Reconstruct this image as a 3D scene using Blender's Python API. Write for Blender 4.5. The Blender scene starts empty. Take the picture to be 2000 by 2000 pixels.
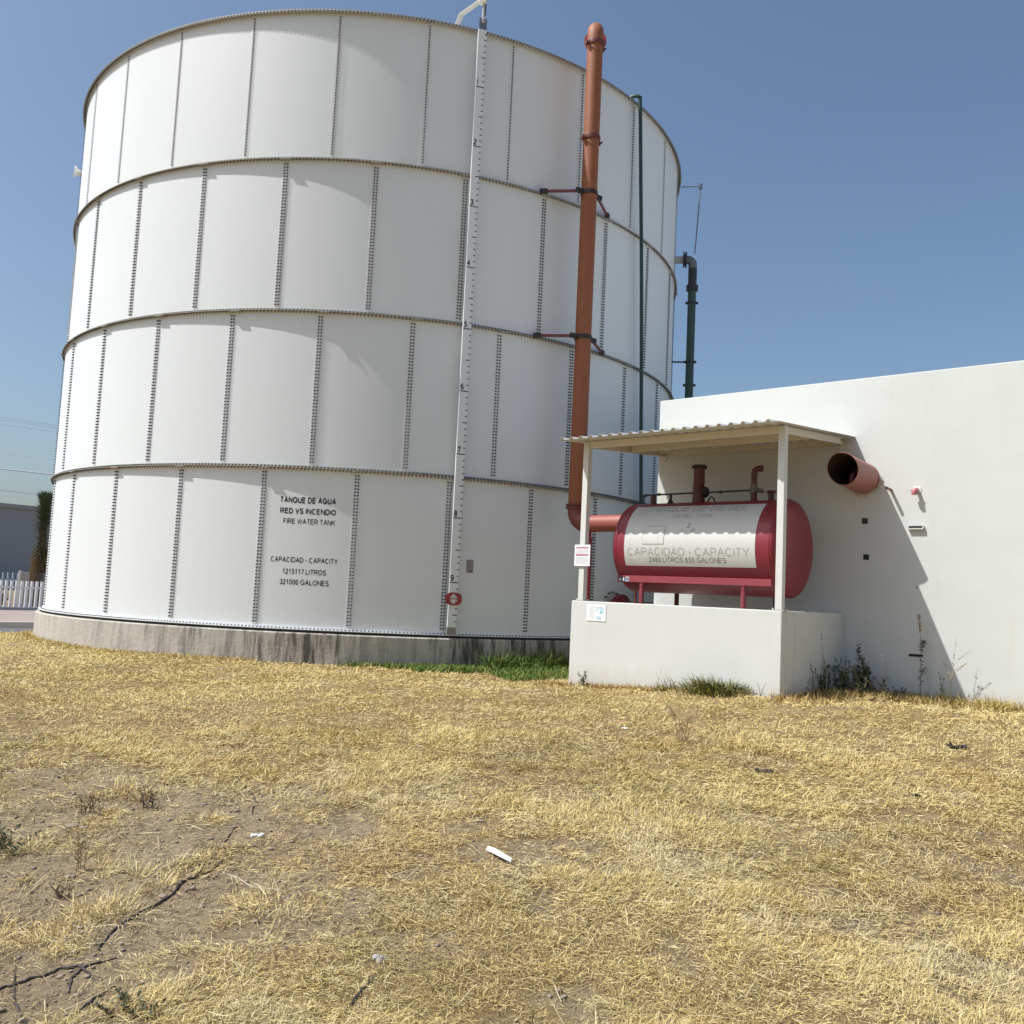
import bpy, math, random
import numpy as np
from mathutils import Vector, Matrix
random.seed(7)
RNG = np.random.default_rng(11)
R_ = math.radians
scene = bpy.context.scene
COL = scene.collection

# ------------------------------------------------------------------ camera, sky, sun, exposure
PITCH, ROLL, CAMZ = R_(5.04), R_(2.69), 0.6755
cam_data = bpy.data.cameras.new("camera")
cam_data.sensor_width = 36.0
cam_data.sensor_fit = 'HORIZONTAL'
cam_data.lens = 36.0 * 1826.88 / 2000.0
cam_data.clip_start = 0.05
cam_data.clip_end = 6000
cam = bpy.data.objects.new("camera", cam_data)
COL.objects.link(cam)
_f = Vector((0, math.cos(PITCH), math.sin(PITCH)))
_u = Vector((0, -math.sin(PITCH), math.cos(PITCH)))
_r = Vector((1, 0, 0))
_r2 = _r * math.cos(ROLL) + _u * math.sin(ROLL)
_u2 = _u * math.cos(ROLL) - _r * math.sin(ROLL)
cam.matrix_world = Matrix(((_r2.x, _u2.x, -_f.x, 0), (_r2.y, _u2.y, -_f.y, 0),
                           (_r2.z, _u2.z, -_f.z, CAMZ), (0, 0, 0, 1)))
scene.camera = cam

SUN_TRAVEL = Vector((1.2593, 0.2433, -1.80)).normalized()
SUN_EL = math.asin(-SUN_TRAVEL.z)
SUN_ROT = math.atan2(-SUN_TRAVEL.x, -SUN_TRAVEL.y)
world = bpy.data.worlds.new("World")
scene.world = world
world.use_nodes = True
wn = world.node_tree
bg = wn.nodes["Background"]
sky = wn.nodes.new("ShaderNodeTexSky")
sky.sky_type = 'NISHITA'
sky.sun_disc = False
sky.sun_elevation = SUN_EL
sky.sun_rotation = SUN_ROT
sky.altitude = 0
sky.air_density = 1.0
sky.dust_density = 2.8
sky.ozone_density = 3.0
tintn = wn.nodes.new("ShaderNodeMix"); tintn.data_type = 'RGBA'; tintn.blend_type = 'MULTIPLY'; tintn.inputs[0].default_value = 1.0
tintn.inputs[7].default_value = (0.96, 0.995, 0.98, 1)
wn.links.new(sky.outputs[0], tintn.inputs[6]); wn.links.new(tintn.outputs[2], bg.inputs[0])
bg.inputs[1].default_value = 0.092
sun_d = bpy.data.lights.new("sun", 'SUN')
sun_d.energy = 3.7
sun_d.angle = R_(0.53)
sun_d.color = (1.0, 0.985, 0.95)
sun = bpy.data.objects.new("sun", sun_d)
sun.rotation_euler = SUN_TRAVEL.to_track_quat('-Z', 'Y').to_euler()
sun.location = (-30, 0, 40)
COL.objects.link(sun)
scene.view_settings.view_transform = 'Standard'
scene.view_settings.look = 'None'
scene.view_settings.exposure = 0.58
scene.view_settings.gamma = 1.0
scene.render.engine = 'CYCLES'
scene.cycles.max_bounces = 6
scene.cycles.diffuse_bounces = 4

# ------------------------------------------------------------------ frames
TC = Vector((-3.045, 20.609, 0.0))           # centre of the big tank, its base at z = 0
TR, CH = 6.376, 2.4553                       # shell radius, height of one course
TH = R_(-40.3)                               # direction of the building wall
DX = Vector((math.cos(TH), math.sin(TH), 0))
DN = Vector((-math.sin(TH), math.cos(TH), 0))
SS = 0.888                                   # drawing units of the pump yard -> metres
SC = Vector((3.1103, 10.656, 0.6357))        # front right top corner of the containment wall
def site(a, n, z): return SC + (DX * a + DN * n + Vector((0, 0, z))) * SS
def to_site(x, y):
    dx, dy = (x - SC.x)/SS, (y - SC.y)/SS
    return dx * DX.x + dy * DX.y, dx * DN.x + dy * DN.y
SB = Vector((3.5026, 12.0, 0.6307))          # origin for the road and fences at the left, in metres
def back(a, n, z): return SB + DX * a + DN * n + Vector((0, 0, z))
def taz(az, r, z):                           # point round the tank, azimuth 0 towards the camera
    return Vector((TC.x + r * math.sin(az), TC.y - r * math.cos(az), z))

# ------------------------------------------------------------------ materials
def _coords(nt, scale=(1, 1, 1)):
    tc = nt.nodes.new("ShaderNodeTexCoord"); mp = nt.nodes.new("ShaderNodeMapping")
    mp.inputs["Scale"].default_value = scale
    nt.links.new(tc.outputs["Object"], mp.inputs["Vector"])
    return mp.outputs["Vector"]
def _noise(nt, vec, scale, detail=5, rough=0.55):
    n = nt.nodes.new("ShaderNodeTexNoise")
    n.inputs["Scale"].default_value = scale; n.inputs["Detail"].default_value = detail
    n.inputs["Roughness"].default_value = rough
    nt.links.new(vec, n.inputs["Vector"])
    return n.outputs["Fac"]
def _ramp(nt, fac, p0, p1, c0=(0, 0, 0, 1), c1=(1, 1, 1, 1)):
    r = nt.nodes.new("ShaderNodeValToRGB")
    r.color_ramp.elements[0].position = p0; r.color_ramp.elements[1].position = p1
    r.color_ramp.elements[0].color = c0; r.color_ramp.elements[1].color = c1
    nt.links.new(fac, r.inputs["Fac"])
    return r.outputs["Color"]
def _mix(nt, fac, a, b):
    m = nt.nodes.new("ShaderNodeMix"); m.data_type = 'RGBA'
    for sock, val in ((m.inputs[0], fac), (m.inputs[6], a), (m.inputs[7], b)):
        if isinstance(val, (int, float)): sock.default_value = val
        elif isinstance(val, tuple): sock.default_value = (*val[:3], 1)
        else: nt.links.new(val, sock)
    return m.outputs[2]
def _mul(nt, a, b):
    m = nt.nodes.new("ShaderNodeMath"); m.operation = 'MULTIPLY'
    for sock, val in ((m.inputs[0], a), (m.inputs[1], b)):
        if isinstance(val, (int, float)): sock.default_value = val
        else: nt.links.new(val, sock)
    return m.outputs[0]
def _bump(nt, bsdf, fac, strength, dist=0.01):
    b = nt.nodes.new("ShaderNodeBump")
    b.inputs["Strength"].default_value = strength; b.inputs["Distance"].default_value = dist
    nt.links.new(fac, b.inputs["Height"]); nt.links.new(b.outputs[0], bsdf.inputs["Normal"])
def base_mat(name):
    m = bpy.data.materials.new(name); m.use_nodes = True
    return m, m.node_tree, m.node_tree.nodes["Principled BSDF"]
def paint(name, col, rough=0.5, var=0.08, scale=3.0, metal=0.0, bump=0.0, bscale=60.0, dirt=None, dirt_amt=0.5,
          dirt_scale=(3, 3, 0.5), dirt_lo=0.55, dirt_hi=0.75, spec=0.5):
    m, nt, b = base_mat(name)
    v = _coords(nt)
    f = _noise(nt, v, scale)
    lo = tuple(c * (1 - var) for c in col); hi = tuple(min(0.95, c * (1 + var)) for c in col)
    c = _mix(nt, f, lo, hi)
    if dirt:
        dv = _coords(nt, dirt_scale)
        df = _ramp(nt, _noise(nt, dv, 1.0, 6, 0.65), dirt_lo, dirt_hi)
        c = _mix(nt, _mul(nt, df, dirt_amt), c, dirt)
    nt.links.new(c, b.inputs["Base Color"])
    b.inputs["Roughness"].default_value = rough; b.inputs["Metallic"].default_value = metal
    b.inputs["Specular IOR Level"].default_value = spec
    if bump: _bump(nt, b, _noise(nt, v, bscale, 6, 0.6), bump)
    return m

M = {}
def tank_mat():
    m, nt, b = base_mat('tank_white'); v = _coords(nt)
    c = _mix(nt, _noise(nt, v, 0.6), (0.700, 0.730, 0.738), (0.725, 0.755, 0.762))
    geo = nt.nodes.new("ShaderNodeNewGeometry")
    c = _mix(nt, _mul(nt, geo.outputs["Random Per Island"], 0.22), c, (0.62, 0.64, 0.64))
    dust = _ramp(nt, _noise(nt, _coords(nt, (1.6, 1.6, 0.20)), 1.0, 6, 0.65), 0.52, 0.80)
    c = _mix(nt, _mul(nt, dust, 0.09), c, (0.56, 0.54, 0.48))
    sx = nt.nodes.new("ShaderNodeSeparateXYZ"); tc = nt.nodes.new("ShaderNodeTexCoord"); nt.links.new(tc.outputs["Object"], sx.inputs[0])
    dv = nt.nodes.new("ShaderNodeMath"); dv.operation = 'DIVIDE'; nt.links.new(sx.outputs["Z"], dv.inputs[0]); dv.inputs[1].default_value = CH_
    fr = nt.nodes.new("ShaderNodeMath"); fr.operation = 'FRACT'; nt.links.new(dv.outputs[0], fr.inputs[0])
    top = _ramp(nt, fr.outputs[0], 0.66, 0.99); run = _ramp(nt, _noise(nt, _coords(nt, (5.5, 5.5, 0.30)), 1.0, 5, 0.7), 0.60, 0.74)
    c = _mix(nt, _mul(nt, _mul(nt, top, run), 0.17), c, (0.40, 0.31, 0.21))
    mr = nt.nodes.new('ShaderNodeMapRange'); mr.inputs[1].default_value = 0.0; mr.inputs[2].default_value = 0.085; mr.inputs[3].default_value = 1.0; mr.inputs[4].default_value = 0.0; nt.links.new(fr.outputs[0], mr.inputs[0]); low = mr.outputs[0]; spl = _ramp(nt, _noise(nt, _coords(nt, (3, 3, 3)), 1.0, 6, 0.7), 0.42, 0.70)
    c = _mix(nt, _mul(nt, _mul(nt, low, spl), 0.26), c, (0.47, 0.40, 0.31))
    nt.links.new(c, b.inputs["Base Color"]); b.inputs["Roughness"].default_value = 0.45
    _bump(nt, b, _noise(nt, v, 0.8, 2, 0.5), 0.02, 0.02)
    return m
CH_ = 2.4553
M['tank_white'] = tank_mat()
M['ring_metal'] = paint('ring_metal', (0.40, 0.385, 0.345), 0.6, 0.15, 9, dirt=(0.28, 0.17, 0.09), dirt_amt=0.6,
                        dirt_scale=(4, 4, 4), dirt_lo=0.5, dirt_hi=0.72)
M['bolt'] = paint('bolt', (0.105, 0.11, 0.125), 0.5, 0.2, 20, metal=0.3)
M['black_seal'] = paint('black_seal', (0.02, 0.02, 0.02), 0.7)
M['letter_black'] = paint('letter_black', (0.022, 0.022, 0.026), 0.5)
M['letter_fade'] = paint('letter_fade', (0.37, 0.365, 0.35), 0.6, 0.25, 7)
M['letter_mid'] = paint('letter_mid', (0.25, 0.245, 0.23), 0.6, 0.3, 9)
M['letter_dark'] = paint('letter_dark', (0.16, 0.17, 0.17), 0.6, 0.3, 9)
M['galv'] = paint('galv', (0.20, 0.23, 0.27), 0.45, 0.12, 12, metal=0.6)
M['plate_grey'] = paint('plate_grey', (0.26, 0.235, 0.225), 0.4, 0.06, 12, metal=0.2)
M['gauge_white'] = paint('gauge_white', (0.72, 0.745, 0.75), 0.45, 0.04, 3)
M['arm_white'] = paint('arm_white', (0.75, 0.73, 0.68), 0.5, 0.1, 10, dirt=(0.4, 0.33, 0.25), dirt_amt=0.5, dirt_scale=(9, 9, 9))
M['pipe_orange'] = paint('pipe_orange', (0.265, 0.086, 0.034), 0.62, 0.12, 4, dirt=(0.19, 0.058, 0.026), dirt_amt=0.5, dirt_scale=(2, 2, 0.6))
M['pipe_red'] = paint('pipe_red', (0.30, 0.082, 0.060), 0.5, 0.12, 4)
M['coupling'] = paint('coupling', (0.13, 0.032, 0.022), 0.5, 0.15, 9)
M['clamp_dark'] = paint('clamp_dark', (0.03, 0.022, 0.022), 0.55, 0.2, 9)
M['brace_red'] = paint('brace_red', (0.16, 0.04, 0.04), 0.5, 0.15, 9)
M['pipe_green'] = paint('pipe_green', (0.020, 0.052, 0.046), 0.42, 0.15, 5)
M['pipe_green2'] = paint('pipe_green2', (0.034, 0.066, 0.056), 0.45, 0.2, 5)
M['pipe_grey'] = paint('pipe_grey', (0.42, 0.42, 0.40), 0.5, 0.1, 8)
M['elbow_grey'] = paint('elbow_grey', (0.14, 0.15, 0.15), 0.5, 0.1, 8)
M['pipe_dark'] = paint('pipe_dark', (0.028, 0.03, 0.034), 0.45, 0.2, 8)
M['diesel_red'] = paint('diesel_red', (0.225, 0.020, 0.034), 0.42, 0.16, 2.6, dirt=(0.25, 0.06, 0.07), dirt_amt=0.25, dirt_scale=(5, 5, 1.4))
M['beam_pink'] = paint('beam_pink', (0.27, 0.045, 0.060), 0.45, 0.12, 3)
M['panel_white'] = paint('panel_white', (0.56, 0.565, 0.54), 0.45, 0.04, 5, dirt=(0.45, 0.42, 0.36), dirt_amt=0.25, dirt_scale=(5, 5, 1.2))
M['stack_red'] = paint('stack_red', (0.095, 0.018, 0.018), 0.5, 0.25, 14, dirt=(0.09, 0.03, 0.02), dirt_amt=0.6, dirt_scale=(9, 9, 9))
def wall_white_mat():
    m, nt, b = base_mat('wall_white'); v = _coords(nt)
    c = _mix(nt, _noise(nt, v, 1.1, 6, 0.6), (0.568, 0.585, 0.564), (0.613, 0.631, 0.609))
    patch_ = _ramp(nt, _noise(nt, _coords(nt, (0.9, 0.9, 1.6)), 1.0, 3, 0.5), 0.50, 0.56)
    c = _mix(nt, _mul(nt, patch_, 0.16), c, (0.524, 0.539, 0.520))
    run = _ramp(nt, _noise(nt, _coords(nt, (4.2, 4.2, 0.35)), 1.0, 7, 0.7), 0.55, 0.80)
    c = _mix(nt, _mul(nt, run, 0.24), c, (0.50, 0.46, 0.39))
    sx = nt.nodes.new("ShaderNodeSeparateXYZ"); tc = nt.nodes.new("ShaderNodeTexCoord"); nt.links.new(tc.outputs["Object"], sx.inputs[0])
    ad = nt.nodes.new("ShaderNodeMath"); ad.operation = 'MULTIPLY_ADD'; nt.links.new(_noise(nt, _coords(nt, (5, 5, 5)), 1.0, 6, 0.7), ad.inputs[0]); ad.inputs[1].default_value = -0.45; nt.links.new(sx.outputs["Z"], ad.inputs[2])
    mr = nt.nodes.new("ShaderNodeMapRange"); mr.inputs[1].default_value = -0.12; mr.inputs[2].default_value = 0.22; mr.inputs[3].default_value = 0.5; mr.inputs[4].default_value = 0.0; nt.links.new(ad.outputs[0], mr.inputs[0])
    c = _mix(nt, mr.outputs[0], c, (0.44, 0.38, 0.29))
    nt.links.new(c, b.inputs["Base Color"]); b.inputs["Roughness"].default_value = 0.88; b.inputs["Specular IOR Level"].default_value = 0.25
    _bump(nt, b, _noise(nt, v, 30, 9, 0.68), 0.28, 0.006)
    return m
M['wall_white'] = wall_white_mat()
def basin_white_mat():
    m, nt, b = base_mat('basin_white'); v = _coords(nt)
    c = _mix(nt, _noise(nt, v, 1.1, 6, 0.6), (0.560, 0.569, 0.548), (0.604, 0.613, 0.591))
    patch_ = _ramp(nt, _noise(nt, _coords(nt, (0.9, 0.9, 1.6)), 1.0, 3, 0.5), 0.50, 0.56)
    c = _mix(nt, _mul(nt, patch_, 0.16), c, (0.516, 0.524, 0.505))
    run = _ramp(nt, _noise(nt, _coords(nt, (4.2, 4.2, 0.35)), 1.0, 7, 0.7), 0.55, 0.80)
    c = _mix(nt, _mul(nt, run, 0.24), c, (0.50, 0.46, 0.39))
    sx = nt.nodes.new("ShaderNodeSeparateXYZ"); tc = nt.nodes.new("ShaderNodeTexCoord"); nt.links.new(tc.outputs["Object"], sx.inputs[0])
    ad = nt.nodes.new("ShaderNodeMath"); ad.operation = 'MULTIPLY_ADD'; nt.links.new(_noise(nt, _coords(nt, (5, 5, 5)), 1.0, 6, 0.7), ad.inputs[0]); ad.inputs[1].default_value = -0.45; nt.links.new(sx.outputs["Z"], ad.inputs[2])
    mr = nt.nodes.new("ShaderNodeMapRange"); mr.inputs[1].default_value = -0.32; mr.inputs[2].default_value = 0.02; mr.inputs[3].default_value = 0.5; mr.inputs[4].default_value = 0.0; nt.links.new(ad.outputs[0], mr.inputs[0])
    c = _mix(nt, mr.outputs[0], c, (0.44, 0.38, 0.29))
    nt.links.new(c, b.inputs["Base Color"]); b.inputs["Roughness"].default_value = 0.88; b.inputs["Specular IOR Level"].default_value = 0.25
    _bump(nt, b, _noise(nt, v, 24, 9, 0.68), 0.28, 0.006)
    return m
M['basin_white'] = basin_white_mat()
M['cream'] = paint('cream', (0.62, 0.575, 0.49), 0.5, 0.05, 3)  # white beams tinted beige for light bounced off the grass
M['post_white'] = paint('post_white', (0.62, 0.625, 0.60), 0.55, 0.06, 3, dirt=(0.42, 0.34, 0.25), dirt_amt=0.4, dirt_scale=(14, 14, 2), dirt_lo=0.58, dirt_hi=0.75)
M['sheet'] = paint('sheet', (0.60, 0.595, 0.57), 0.5, 0.08, 3, dirt=(0.40, 0.33, 0.25), dirt_amt=0.4, dirt_scale=(7, 1.5, 7))
M['duct_pink'] = paint('duct_pink', (0.33, 0.130, 0.105), 0.55, 0.14, 5, dirt=(0.28, 0.10, 0.08), dirt_amt=0.5, dirt_scale=(6, 6, 6))
M['duct_inside'] = paint('duct_inside', (0.045, 0.026, 0.022), 0.8, 0.2, 5)
M['inner_pipe'] = paint('inner_pipe', (0.16, 0.05, 0.055), 0.6, 0.2, 5)
M['wall_stain'] = paint('wall_stain', (0.60, 0.57, 0.52), 0.9, 0.1, 6)
M['stain'] = paint('stain', (0.36, 0.32, 0.27), 0.9, 0.2, 6)
M['mortar'] = paint('mortar', (0.50, 0.46, 0.39), 0.9, 0.2, 14, bump=0.5, bscale=40)
M['black'] = paint('black', (0.013, 0.013, 0.014), 0.8)
M['grille'] = paint('grille', (0.045, 0.045, 0.04), 0.7, 0.4, 60)
M['fitting_red'] = paint('fitting_red', (0.42, 0.11, 0.13), 0.45, 0.12, 9)
M['paper'] = paint('paper', (0.80, 0.80, 0.80), 0.4, 0.02, 4)
M['print_red'] = paint('print_red', (0.42, 0.06, 0.12), 0.5)
M['print_grey'] = paint('print_grey', (0.52, 0.54, 0.56), 0.5, 0.2, 30)
M['print_blue'] = paint('print_blue', (0.10, 0.36, 0.52), 0.5, 0.3, 40)
M['print_pale'] = paint('print_pale', (0.40, 0.62, 0.72), 0.5, 0.3, 40)
M['navy'] = paint('navy', (0.012, 0.016, 0.065), 0.4)
M['badge'] = paint('badge', (0.22, 0.27, 0.48), 0.4)
M['pvc'] = paint('pvc', (0.78, 0.78, 0.76), 0.4)
M['far_wall'] = paint('far_wall', (0.27, 0.305, 0.37), 0.8, 0.03, 0.2)  # blue-grey carries the distance haze and the shaded side
M['fence_white'] = paint('fence_white', (0.62, 0.63, 0.66), 0.5, 0.05, 2)
M['fence_blue'] = paint('fence_blue', (0.36, 0.45, 0.56), 0.5, 0.05, 2)
M['box_grey'] = paint('box_grey', (0.20, 0.20, 0.195), 0.8, 0.08, 2)
M['beige_post'] = paint('beige_post', (0.55, 0.53, 0.47), 0.7, 0.08, 2)
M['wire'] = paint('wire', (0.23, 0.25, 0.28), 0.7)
M['wire_pale'] = paint('wire_pale', (0.34, 0.36, 0.39), 0.7)  # both wire greys include the fade with distance
M['root'] = paint('root', (0.050, 0.040, 0.040), 0.85, 0.4, 30, bump=0.6, bscale=60)
M['scrap_black'] = paint('scrap_black', (0.020, 0.016, 0.015), 0.7, 0.5, 30)
M['scrap_white'] = paint('scrap_white', (0.80, 0.81, 0.83), 0.45, 0.03, 20)
M['scrap_grey'] = paint('scrap_grey', (0.36, 0.35, 0.34), 0.7, 0.25, 50)
M['stone'] = paint('stone', (0.27, 0.215, 0.175), 0.9, 0.25, 12, bump=0.5, bscale=30)
M['kerb'] = paint('kerb', (0.46, 0.44, 0.40), 0.9, 0.12, 3)
M['asphalt'] = paint('asphalt', (0.085, 0.085, 0.09), 0.9, 0.2, 4, bump=0.3, bscale=60)
M['strip_soil'] = paint('strip_soil', (0.27, 0.215, 0.19), 0.95, 0.25, 2.5, bump=0.4, bscale=14)
M['stem_dry'] = paint('stem_dry', (0.36, 0.27, 0.15), 0.8, 0.25, 30)
M['stem_pale'] = paint('stem_pale', (0.46, 0.42, 0.34), 0.8, 0.2, 30)
M['stem_dark'] = paint('stem_dark', (0.10, 0.075, 0.05), 0.8, 0.25, 30)
M['leaf_green'] = paint('leaf_green', (0.060, 0.085, 0.038), 0.6, 0.35, 30)
M['leaf_dull'] = paint('leaf_dull', (0.105, 0.110, 0.060), 0.65, 0.35, 30)
M['leaf_fresh'] = paint('leaf_fresh', (0.13, 0.16, 0.045), 0.6, 0.4, 14)
M['seed_tan'] = paint('seed_tan', (0.40, 0.32, 0.22), 0.8, 0.3, 30)
M['flower_pale'] = paint('flower_pale', (0.70, 0.70, 0.66), 0.7)
M['yucca_green'] = paint('yucca_green', (0.050, 0.075, 0.032), 0.55, 0.45, 6)
M['yucca_dead'] = paint('yucca_dead', (0.26, 0.19, 0.10), 0.8, 0.4, 6)
M['trunk'] = paint('trunk', (0.13, 0.10, 0.07), 0.9, 0.3, 8)

def concrete_mat():
    m, nt, b = base_mat('foundation_concrete')
    v = _coords(nt)
    c = _mix(nt, _noise(nt, v, 2.2, 6, 0.6), (0.37, 0.34, 0.295), (0.55, 0.51, 0.45))
    streak = _ramp(nt, _noise(nt, _coords(nt, (6.5, 6.5, 0.75)), 1.0, 8, 0.74), 0.45, 0.58)
    big = _ramp(nt, _noise(nt, _coords(nt, (0.5, 0.5, 0.2)), 1.0, 3, 0.5), 0.30, 0.50)
    sx = nt.nodes.new('ShaderNodeSeparateXYZ'); tc = nt.nodes.new('ShaderNodeTexCoord'); nt.links.new(tc.outputs['Object'], sx.inputs[0])
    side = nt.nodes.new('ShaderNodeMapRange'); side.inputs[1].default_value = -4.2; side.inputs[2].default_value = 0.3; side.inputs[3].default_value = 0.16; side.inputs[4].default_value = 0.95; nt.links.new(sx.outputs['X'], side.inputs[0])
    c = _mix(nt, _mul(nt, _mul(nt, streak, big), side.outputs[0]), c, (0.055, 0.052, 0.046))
    fine = _ramp(nt, _noise(nt, _coords(nt, (9, 9, 1.2)), 1.0, 6, 0.7), 0.56, 0.72)
    c = _mix(nt, _mul(nt, fine, 0.40), c, (0.13, 0.11, 0.095))
    nt.links.new(c, b.inputs["Base Color"]); b.inputs["Roughness"].default_value = 0.92
    _bump(nt, b, _noise(nt, v, 14, 10, 0.7), 0.6, 0.02)
    return m
M['concrete'] = concrete_mat()

def attr_mat(name, rough=0.75, spec=0.25, trans=0.0):
    m, nt, b = base_mat(name)
    a = nt.nodes.new("ShaderNodeAttribute"); a.attribute_name = "tint"
    nt.links.new(a.outputs["Color"], b.inputs["Base Color"])
    b.inputs["Roughness"].default_value = rough
    b.inputs["Specular IOR Level"].default_value = spec
    return m
M['straw'] = attr_mat('straw')
M['fresh_grass'] = attr_mat('fresh_grass', 0.6)

def ground_mat():
    m, nt, b = base_mat('ground_soil')
    v = _coords(nt)
    at = nt.nodes.new("ShaderNodeAttribute"); at.attribute_name = "bare"
    soil = _mix(nt, _noise(nt, v, 3.0, 8, 0.7), (0.225, 0.170, 0.106), (0.440, 0.345, 0.225))
    soil = _mix(nt, _ramp(nt, _noise(nt, v, 26, 8, 0.7), 0.48, 0.64), soil, (0.150, 0.110, 0.074))
    straw = _mix(nt, _noise(nt, _coords(nt, (14, 60, 14)), 1.0, 6, 0.7), (0.165, 0.115, 0.055), (0.40, 0.295, 0.135))
    straw = _mix(nt, _ramp(nt, _noise(nt, v, 1.3, 4, 0.6), 0.45, 0.70), straw, (0.235, 0.150, 0.075))
    c = _mix(nt, at.outputs["Fac"], straw, soil)
    nt.links.new(c, b.inputs["Base Color"]); b.inputs["Roughness"].default_value = 0.95
    b.inputs["Specular IOR Level"].default_value = 0.15
    _bump(nt, b, _noise(nt, v, 22, 12, 0.78), 1.0, 0.030)
    return m
M['ground'] = ground_mat()

# ------------------------------------------------------------------ mesh builder
def tag(o, label=None, cat=None, group=None, kind=None):
    if label: o['label'] = label
    if cat: o['category'] = cat
    if group: o['group'] = group
    if kind: o['kind'] = kind
    return o
def frame_perp(t):
    t = t.normalized()
    h = Vector((0, 0, 1)) if abs(t.z) < 0.9 else Vector((1, 0, 0))
    x = t.cross(h).normalized()
    return x, t.cross(x).normalized()
class MB:
    def __init__(s): s.v = []; s.f = []
    def box(s, lo, hi):
        (x0, y0, z0), (x1, y1, z1) = lo, hi
        i = len(s.v)
        s.v += [Vector(p) for p in ((x0, y0, z0), (x1, y0, z0), (x1, y1, z0), (x0, y1, z0), (x0, y0, z1), (x1, y0, z1), (x1, y1, z1), (x0, y1, z1))]
        s.f += [(i, i+3, i+2, i+1), (i+4, i+5, i+6, i+7), (i, i+1, i+5, i+4), (i+1, i+2, i+6, i+5), (i+2, i+3, i+7, i+6), (i+3, i, i+4, i+7)]
        return s
    def hexa(s, pts):                         # eight corners, the lower four then the upper four
        i = len(s.v); s.v += [Vector(p) for p in pts]
        s.f += [(i, i+3, i+2, i+1), (i+4, i+5, i+6, i+7), (i, i+1, i+5, i+4), (i+1, i+2, i+6, i+5), (i+2, i+3, i+7, i+6), (i+3, i, i+4, i+7)]
        return s
    def beam(s, p, q, w, h):                  # rectangular bar, w across, h up
        p, q = Vector(p), Vector(q); t = (q - p).normalized()
        x = t.cross(Vector((0, 0, 1)))
        x = x.normalized() if x.length > 1e-4 else Vector((1, 0, 0))
        y = x.cross(t).normalized()
        c = [x*sx*w/2 + y*sy*h/2 for sx, sy in ((-1, -1), (1, -1), (1, 1), (-1, 1))]
        i = len(s.v); s.v += [p + k for k in c] + [q + k for k in c]
        s.f += [(i, i+1, i+2, i+3), (i+7, i+6, i+5, i+4)] + [(i+k, i+4+k, i+4+(k+1) % 4, i+(k+1) % 4) for k in range(4)]
        return s
    def tube(s, pts, r, seg=14, caps=True):
        pts = [Vector(p) for p in pts]; rr = r if isinstance(r, (list, tuple)) else [r]*len(pts)
        n = len(pts); i0 = len(s.v); x = None
        for k, p in enumerate(pts):
            t = (pts[min(k+1, n-1)] - pts[max(k-1, 0)])
            if t.length < 1e-9: t = Vector((0, 0, 1))
            t.normalize()
            if x is None: x, y = frame_perp(t)
            else:
                x = x - t * x.dot(t)
                x = x.normalized() if x.length > 1e-6 else frame_perp(t)[0]
                y = t.cross(x)
            for j in range(seg):
                a = 2*math.pi*j/seg
                s.v.append(p + (x*math.cos(a) + y*math.sin(a)) * rr[k])
        for k in range(n-1):
            for j in range(seg):
                a, b = i0+k*seg+j, i0+k*seg+(j+1) % seg
                s.f.append((a, b, b+seg, a+seg))
        if caps:
            s.f.append(tuple(i0+j for j in reversed(range(seg))))
            s.f.append(tuple(i0+(n-1)*seg+j for j in range(seg)))
        return s
    def lathe(s, p, axis, prof, seg=48, closed=False):   # prof: (distance along axis, radius)
        p, axis = Vector(p), Vector(axis).normalized(); x, y = frame_perp(axis); i0 = len(s.v)
        for (t, r) in prof:
            for j in range(seg):
                a = 2*math.pi*j/seg
                s.v.append(p + axis*t + (x*math.cos(a)+y*math.sin(a))*r)
        n = len(prof)
        for k in range(n if closed else n-1):
            k2 = (k+1) % n
            for j in range(seg):
                s.f.append((i0+k*seg+j, i0+k*seg+(j+1) % seg, i0+k2*seg+(j+1) % seg, i0+k2*seg+j))
        return s
    def poly(s, pts):
        i = len(s.v); s.v += [Vector(p) for p in pts]; s.f.append(tuple(range(i, i+len(pts)))); return s
    def leaf(s, p, d, L, w, nrm=None):
        p, d = Vector(p), Vector(d).normalized()
        x = d.cross(nrm if nrm else Vector((random.uniform(-1, 1), random.uniform(-1, 1), random.uniform(-1, 1))))
        x = x.normalized() if x.length > 1e-4 else Vector((1, 0, 0))
        k = d.cross(x) * (-L*0.10)
        i = len(s.v); s.v += [p, p + d*L*0.45 + x*w/2 + k*0.4, p + d*L + k, p + d*L*0.45 - x*w/2 + k*0.4]
        s.f += [(i, i+1, i+2), (i, i+2, i+3)]
        return s
    def build(s, name, mat, parent=None, base=(0, 0, 0), smooth=False, ang=35, bevel=0.0, solid=0.0):
        b = Vector(base); me = bpy.data.meshes.new(name)
        me.from_pydata([tuple(p - b) for p in s.v], [], s.f); me.update()
        if smooth:
            me.polygons.foreach_set("use_smooth", [True]*len(me.polygons)); me.set_sharp_from_angle(angle=R_(ang))
        me.materials.append(mat)
        o = bpy.data.objects.new(name, me); COL.objects.link(o)
        if parent: o.parent = parent
        if solid:
            md = o.modifiers.new("solid", 'SOLIDIFY'); md.thickness = solid; md.offset = 0
        if bevel:
            md = o.modifiers.new("bevel", 'BEVEL'); md.width = bevel; md.segments = 2; md.limit_method = 'ANGLE'
        return o
def arc(c, u, v, r, a0, a1, n=8):
    c, u, v = Vector(c), Vector(u), Vector(v)
    return [c + u*r*math.cos(a0+(a1-a0)*k/n) + v*r*math.sin(a0+(a1-a0)*k/n) for k in range(n+1)]
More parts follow.
